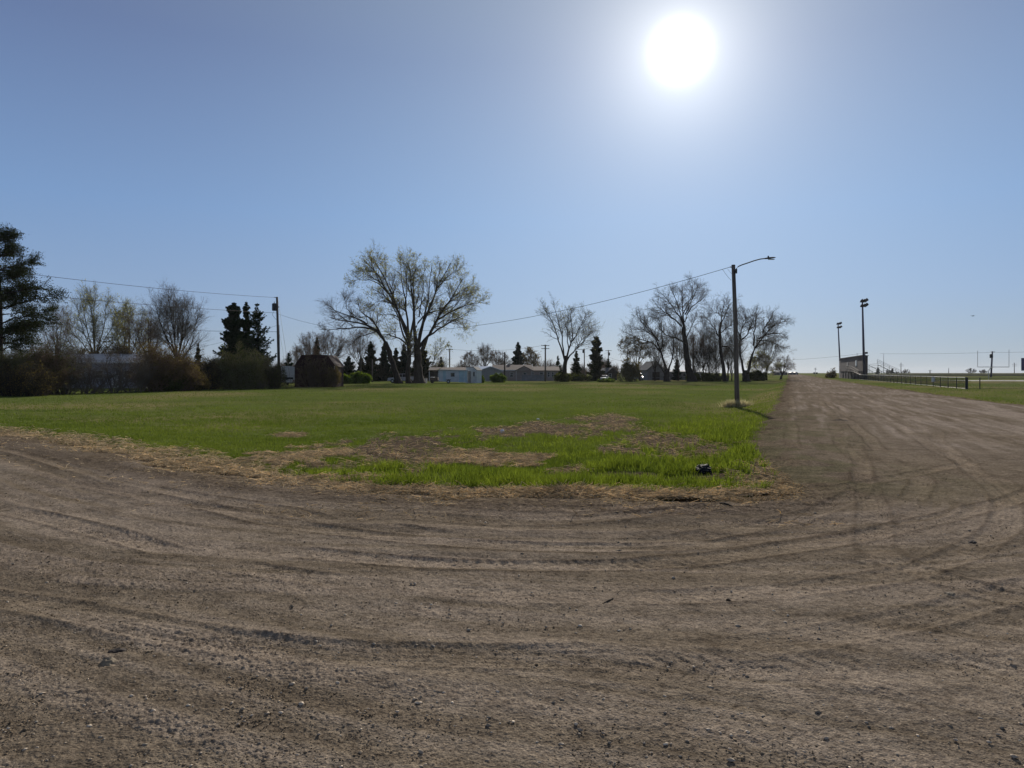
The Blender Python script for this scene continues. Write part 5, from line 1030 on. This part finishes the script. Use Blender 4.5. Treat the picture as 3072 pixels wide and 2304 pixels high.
for z_ in (1059, 1072): MB().box(.25, .75, -.2, .2, mZ(z_, 171)+.1-.2, mZ(z_, 171)+.1+.25).build('junction_box', M['steel_dark'], fl)
floodlight('shorter-looking farther floodlight pole rising behind the grandstand roof', 2514, 2522, 968, 256, -.1, (971, 982))
# chain link fences
def fence(name, label, pts, H, step=.13, gatebar=False):
    t = thing(name, label, 'fence', (pts[0][0], pts[0][1], 0)); o = np.array([pts[0][0], pts[0][1], 0.]); zz = [gz(*p) for p in pts]
    T = [np.array([p[0], p[1], z]) - o for p, z in zip(pts, zz)]
    for i, p in enumerate(T): MB().cyl(tuple(p - [0, 0, .1]), tuple(p + [0, 0, H+.05]), .05 if 0 < i < len(T)-1 else .08, n=8).build('post', M['steel_dark'], t)
    r = MB(); r.tube([tuple(p + [0, 0, H]) for p in T], .035, 6); r.build('top_rail', M['steel'], t); MB().tube([tuple(p + [0, 0, .08]) for p in T], .012, 4).build('bottom_wire', M['steel_dark'], t)
    A = []; 
    for a, b in zip(T[:-1], T[1:]):
        L_ = np.linalg.norm(b-a); n = int(L_/step); k = np.arange(n)/n; k2 = (np.arange(n) + H*.9/step)/n
        lo = a + (b-a)*k[:, None] + [0, 0, .06]; hi = a + (b-a)*np.minimum(k2, 1)[:, None]; hi = hi + np.array([0, 0, 1.])*(.06 + (H-.06)*np.minimum(1, (1-k)*L_/(H*.9)))[:, None]
        A.append(np.stack([lo, hi], 1)); k3 = (np.arange(n) - H*.9/step)/n; hi = a + (b-a)*np.maximum(k3, 0)[:, None]; hi = hi + np.array([0, 0, 1.])*(.06 + (H-.06)*np.minimum(1, k*L_/(H*.9)))[:, None]; A.append(np.stack([lo, hi], 1))
    P = np.concatenate(A); V, F = tubes_mesh(P, np.full(P.shape[:2], .0045), 3); link('wire_mesh', np_mesh('wire_mesh', V, F), M['steel_dark'], t)
    return t
FP1 = [(.3816*(72+3.92*i)+18.5, 72+3.92*i) for i in range(27)]
fence('chain_link_fence', 'chain-link fence receding along the street toward the grandstand', FP1, 1.2)
fence('chain_link_fence', 'chain-link fence running off to the right from the corner post', [(mX(u, 72)+.12, 72) for u in (2898, 2936, 3071, 3206, 3341)], 1.15)
sx, sy = FP1[4]; MB_ = MB().box(-.2, .2, -.12, -.09, .55, 1.12); o = MB_.build('notice_sign', M['white_paint'], None); o.location = (sx, sy, gz(sx, sy)); o.rotation_euler = (0, 0, R(-25)); tag(o, 'small blank white sign hung on the chain-link fence', 'sign')
# goal posts
def goal(label, u0, u1, vbar, vt0, vt1, Y):
    x0, x1 = mX(u0, Y), mX(u1, Y); xc = (x0+x1)/2; t = thing('goal_post', label, 'goal post', (xc, Y, gz(xc, Y))); z0 = gz(xc, Y); zb_ = mZ(vbar, Y)-z0
    MB().tube([(x0-xc, 0, zb_), (x1-xc, 0, zb_)], .07, 8).build('crossbar', M['goal_white'], t)
    for xx, vt in ((x0, vt0), (x1, vt1)): MB().tube([(xx-xc, 0, zb_), (xx-xc, 0, mZ(vt, Y)-z0)], .055, 8).build('upright', M['goal_white'], t)
    MB().tube([(0, 1.8, -.1), (0, 1.8, zb_-1), (0, 1.2, zb_-.3), (0, 0, zb_)], .09, 8).build('gooseneck', M['goal_white'], t)
goal('white goal posts with a low crossbar at the right edge of the playing field', 2933, 3027, 1101, 1052, 1049, 182)
pole('flag_pole', 'thin bare white pole just right of the bleachers', 'pole', 2651, 1061, 230, .09, matn='goal_white', r1=.05)
# scoreboard
Y = 200; x = mX(3066, Y)+4.6; t = thing('scoreboard', 'dark purple scoreboard on posts cut off by the right edge', 'scoreboard', (x, Y, gz(x, Y)), 0); z0 = gz(x, Y)
MB().box(-4.6, 4.6, 0, .35, mZ(1112, Y)-z0, mZ(1074, Y)-z0).build('board', M['purple'], t, bevel=.03)
for q_ in (-3, 0, 3): MB().box(q_-.12, q_+.12, .36, .6, -.1, mZ(1080, Y)-z0).build('post', M['steel_dark'], t)
# berm, concrete path
def sheet(name, X, Yv, zf, m, label=None):
    nx, ny = len(X), len(Yv); XX, YY = np.meshgrid(X, Yv, indexing='ij'); ZZ = zf(XX, YY); i = np.arange(nx-1)[:, None]; j = np.arange(ny-1)[None]
    F = np.stack([i*ny+j, (i+1)*ny+j, (i+1)*ny+j+1, i*ny+j+1], -1).reshape(-1, 4); return tag(link(name, np_mesh(name, np.stack([XX.ravel(), YY.ravel(), ZZ.ravel()], 1), F, smooth=True), m), kind='structure')
M['berm'] = mat('berm_grass', (.075, .085, .03), .95, (.05, .055, .022), .6, spec=.05)
sheet('embankment', np.linspace(150, 1100, 160), np.linspace(322, 352, 24), lambda x, y: -.6 + 1.85*np.exp(-((y-338)/7)**4) * sst(150, 185, x) + .12*fbm(x/6, y/6, 3, 7), M['berm'])
def pz(x, y): s1, d1, d2, D = plan(x, y); return gheight(x, y, d1, d2) + .055 - .12*(np.abs(y-150-.02*(x-150)) > 6.6)
sheet('path', np.linspace(92, 420, 260), np.linspace(142, 164, 34), lambda x, y: pz(x, y), mat('path_concrete', (.36, .34, .30), .9, (.28, .265, .235), .8))
# distant poles, trees, signal, huts
GF = None
pole('utility_pole', 'hazy distant crossarm pole right of the white flag pole', 'utility pole', 2703, 1088, 480, .22, arms=(1094, 1098), armlen=1.6, zg=-.3, matn='wood_dark')
pole('utility_pole', 'distant crossarm pole just left of the scoreboard', 'utility pole', 3043, 1088, 480, .22, arms=(1093, 1098), armlen=1.6, zg=-.3, matn='wood_dark')
pole('utility_pole', 'short distant post left of the distant bare trees', 'utility pole', 2790, 1110, 480, .3, arms=(1112,), armlen=1.2, zg=-.3, matn='wood_dark')
pole('utility_pole', 'thin distant pole on the skyline between the short post and the bare trees', 'utility pole', 2846, 1104, 480, .18, zg=-.3, matn='wood_dark')
tp_ = pole('utility_pole', 'dark pole with a large transformer standing between the goal posts', 'utility pole', 2973, 1054, 262, .32, ut=2977, zg=-.2, matn='pole_blue', arms=(1056,), armlen=.8, transformer=(1, 1068, .55, 1.5))
tp_['label'] = 'dark pole with a large transformer standing between the goal posts'
span('power_line', 'faint wire along the skyline from the grandstand to the pole between the goal posts', (mX(2640, 262), 262, mZ(1061, 262)), (mX(2975, 262), 262, mZ(1057, 262)), .25, .03)
span('power_line', 'faint wire rising left of the grandstand across the open sky', (mX(2380, 300), 300, mZ(1079, 300)), (mX(2590, 262), 262, mZ(1060, 262)), .3, .03)
span('power_line', 'faint wire running off right from the pole between the goal posts', (mX(2978, 262), 262, mZ(1057, 262)), (mX(3160, 262), 262, mZ(1052, 262)), .2, .03)
for i, (u, vt, w, k, lab) in enumerate([(2913, 1099, 36, 0, 'distant rounded bare tree left of the goal posts'), (2951, 1103, 30, 0, 'smaller distant bare tree between the rounded one and the transformer pole'), (2665, 1103, 18, 0, 'small distant tree just right of the flag pole'), (2718, 1103, 32, 0, 'distant bare tree right of the hazy crossarm pole'),
                                       (2692, 1109, 22, 0, 'low distant bare tree left of the hazy crossarm pole'), (2677, 1106, 14, 1, 'tiny distant spruce between two bare trees'), (2634, 1104, 18, 1, 'distant spruce at the end of the bleachers')]):
    if k: conifer('distant_tree', lab, u, 1120, vt, w, 450, 500+i, dens=.6, zg=-.4, lm='needle_blue', cat='tree')
    else: bare_tree('distant_tree', lab, 450, autolimbs(u, 1121, vt, w, 8, .3, .3, seed=500+i), 500+i, L1=(9, .2, 44), L2=(7, .1, 42), L3=(3, .05, 40), zg=-.4, up=.1, cat='tree')
Y = 320; x = mX(2446, Y); t = thing('crossing_signal', 'railway crossing signal mast with round lamps where the street meets the skyline', 'crossing signal', (x, Y, -.1))
MB().cyl((0, 0, 0), (0, 0, 4.0), .08, n=8).build('mast', M['steel'], t); MB().box(-1.1, 1.1, -.12, -.04, 1.75, 1.85).build('lamp_arm', M['steel_dark'], t)
for sx in (-.6, .6): MB().cyl((sx, -.2, 1.45), (sx, -.13, 1.45), .42, n=14).build('signal_lamp', M['steel_dark'], t)
cb = MB(); cb.prism([(-.6, 3.0), (-.48, 2.92), (.6, 3.7), (.48, 3.78)], -.12, -.09, 'y'); cb.prism([(-.6, 3.7), (-.48, 3.78), (.6, 3.0), (.48, 2.92)], -.16, -.125, 'y'); cb.build('crossbuck', M['trim'], t)
t = gable('far_building', 'low dark building on the skyline behind the wind-bent small tree', 'building', mX(2345, 560), 560, -.3, W3(34, 560), 8, 2.2, .7, wall='boards_dark', roof='shingle_grey'); MB().box(-1.5, 1.5, -.06, -.003, 0, 1.9).build('door', M['boards_grey'], t)
for u, lab in ((2377, 'left one of two low rounded dark huts on the skyline beyond the street'), (2389, 'right one of two low rounded dark huts on the skyline beyond the street')):
    t = thing('rounded_hut', lab, 'hut', (mX(u, 560), 560, -.3), 0, 'rounded huts on the skyline'); pr = [(-1.5, 0), (1.5, 0)] + [(1.5*math.cos(a_), 1.2 + 1.2*math.sin(a_)) for a_ in [k*math.pi/8 for k in range(9)]]
    MB().prism(pr, 0, 5, 'y').build('shell', M['steel_dark'], t); MB().box(-.6, .6, -.05, -.003, 0, 1.5).build('door', M['boards_grey'], t)
shrub('bush', 'scraggly bare bush at the left foot of the grandstand', 2493, 1106, 24, 225, 501, cm='twig', lm='bud_brown', leaf=.1, stems=14, zg=-.2)
# bird
t = thing('flying_bird', 'dark bird gliding in the sky above the goal posts', 'bird', (mX(2918, 110), 110, mZ(948, 110)), R(15)); 
bd = MB(); bd.tube([(-.20, 0, 0), (-.15, 0, .01), (-.05, 0, .015), (.08, 0, .0), (.17, 0, -.005), (.27, 0, -.005)], [.012, .035, .055, .045, .02, .03], 8)
for sy in (-1, 1): bd.add([(-.07, sy*.04, .03), (.08, sy*.04, .03), (.03, sy*.28, .08), (-.06, sy*.28, .09), (.10, sy*.48, .05), (.07, sy*.50, .055), (-.07, sy*.04, .015), (.08, sy*.04, .018), (.03, sy*.28, .066), (-.06, sy*.28, .072)],
                          [(0,1,2,3), (3,2,4,5), (6,9,8,7), (9,5,4,8), (0,3,9,6), (1,7,8,2), (3,5,9), (2,8,4)])
bd.build('body', M['rubber'], t)

# ------------------------------------------------------------------ small things on the ground
def blob(name, label, cat, x, y, r, m, seed, sc=(1, .8, .6), rough=.25, freq=2.2, zoff=.0, sub=3, group=None):
    import bmesh
    bm = bmesh.new(); bmesh.ops.create_icosphere(bm, subdivisions=sub, radius=1); rr_ = random.Random(seed); o3 = Vector((rr_.uniform(0, 50), rr_.uniform(0, 50), rr_.uniform(0, 50)))
    from mathutils import noise
    for v in bm.verts:
        k = 1 + rough * (noise.noise(v.co*freq + o3) + .5*noise.noise(v.co*freq*2.3 + o3)); v.co = Vector((v.co.x*sc[0], v.co.y*sc[1], v.co.z*sc[2])) * (k * r)
    me = bpy.data.meshes.new(name); bm.to_mesh(me); bm.free()
    o = link(name, me, m); o.location = (x, y, gz(x, y) + zoff + r*sc[2]*.55); o.rotation_euler = (0, 0, rr_.uniform(0, 6)); return tag(o, label, cat, group)
M['stone'] = mat('stone', (.24, .195, .135), .9, (.15, .12, .085), 30, .002, 200); M['clod'] = mat('clod', (.07, .055, .045), .95, (.045, .036, .03), 40, .004, 200)
M['bag'] = mat('bag', (.022, .026, .032), .75, (.012, .013, .016), 20, spec=.2); M['paper'] = mat('paper', (.75, .77, .82), .6)
for k, (ud, vd, r, m, lab) in enumerate([(235, 1438, .036, 'stone', 'largest pale stone on the dirt in the lower left'), (252, 1414, .032, 'clod', 'dark soil clod just behind the largest stone'), (2051, 1289, .03, 'stone', 'stone on the dirt near the right edge, above the tyre marks'),
        (1985, 1418, .02, 'stone', 'small pale stone in the lower right dirt'), (1557, 1426, .022, 'clod', 'round dark clod in the dirt below the short stick'), (1768, 1292, .02, 'stone', 'small white stone right of the short stick'), (1290, 1262, .02, 'clod', 'dark clod left of the long twig'),
        (1167, 1652, .013, 'stone', 'yellowish pebble at the bottom edge of the picture'), (1000, 1262, .02, 'stone', 'brownish stone in the tyre tracks left of the middle'), (2100, 1175, .03, 'clod', 'dark clod at the far right of the junction'), (452, 1390, .018, 'clod', 'small dark clod right of the largest stone')]):
    x, y = gp(ud, vd, .05); blob('stone' if m == 'stone' else 'soil_clod', lab, 'stone' if m == 'stone' else 'clod', x, y, r * 1.25, M[m], 600+k, (1.25, .9, .6), .3, 1.6, .045)
x, y = gp(1520, 1022); blob('plastic_bag', 'crumpled black plastic bag lying in the tall grass', 'bag', x, y, .15, M['bag'], 620, (1.2, .8, .5), .45, 1.9, .02, 4)
x, y = gp(1085, 934); blob('paper_scrap', 'crumpled white paper scrap on the bare patch in the grass', 'litter', x, y, .07, M['paper'], 621, (1, .8, .7), .7, 2, .02)
x, y = gp(1162, 908); blob('paper_scrap', 'smaller white scrap further back in the rough grass', 'litter', x, y, .06, M['paper'], 622, (1.2, .8, .4), .7, 2, .04)
def stick(label, p0, p1, r, m, bend=.03, H=1.55):
    a = gp(*p0, .05); b = gp(*p1, .05); z = gz(*a) + .07; n = 7; pts = []
    for k in range(n): f = k/(n-1); pts.append((( b[0]-a[0])*f + bend*math.sin(f*5), (b[1]-a[1])*f + bend*math.sin(f*3), .012*math.sin(f*7)))
    bx_ = MB().tube(pts, [r*(1-.5*k/(n-1)) for k in range(n)], 6); o = bx_.build('fallen_stick', m, None, smooth=True); o.location = (a[0], a[1], z); return tag(o, label, 'stick')
stick('long thin curved twig on the dirt near the middle', (1298, 1314), (1347, 1287), .005, M['bark'])
stick('short thick dark stick right of the long twig', (1570, 1303), (1590, 1318), .009, M['bark_dark'], .005)
stick('dark stick lying on the dirt just below the right end of the tall grass', (1555, 1091), (1608, 1104), .012, M['bark_dark'], .01)
stick('pale stalk on the dirt below the left end of the straw', (972, 1133), (985, 1126), .004, M['straw'], .01)
# straw pile
g = np.random.default_rng(700); n = 1800; c = gp(1232, 1078); x = c[0] + g.normal(size=n)*.5; y = c[1] + g.normal(size=n)*.17; hgt = .075*np.exp(-((x-c[0])/.5)**2 - ((y-c[1])/.2)**2)
z0 = gz(*c); V, F4 = straws(x, y, z0 + .03 + hgt*g.uniform(.3, 1, n), g.uniform(.08, .3, n), np.full(n, .0035), .25); t = thing('straw_pile', 'low heap of dry straw at the edge of the dirt junction', 'straw pile', (c[0], c[1], z0)); link('stalks', np_mesh('stalks', V - np.array((c[0], c[1], z0)), F4), M['straw'], t)
# ------------------------------------------------------------------ thin spring haze
hb = MB().box(-4700, 4700, -4700, 4700, -1.6, 32).build('haze', None, None); hm = bpy.data.materials.new('haze_air'); hm.use_nodes = True; n_ = hm.node_tree.nodes; n_.remove(n_['Principled BSDF'])
pv = n_.new('ShaderNodeVolumePrincipled'); pv.inputs['Color'].default_value = (.86, .90, .95, 1); pv.inputs['Density'].default_value = .00006; pv.inputs['Anisotropy'].default_value = .3
hm.node_tree.links.new(pv.outputs[0], n_['Material Output'].inputs['Volume']); hb.data.materials.append(hm); tag(hb, kind='stuff')
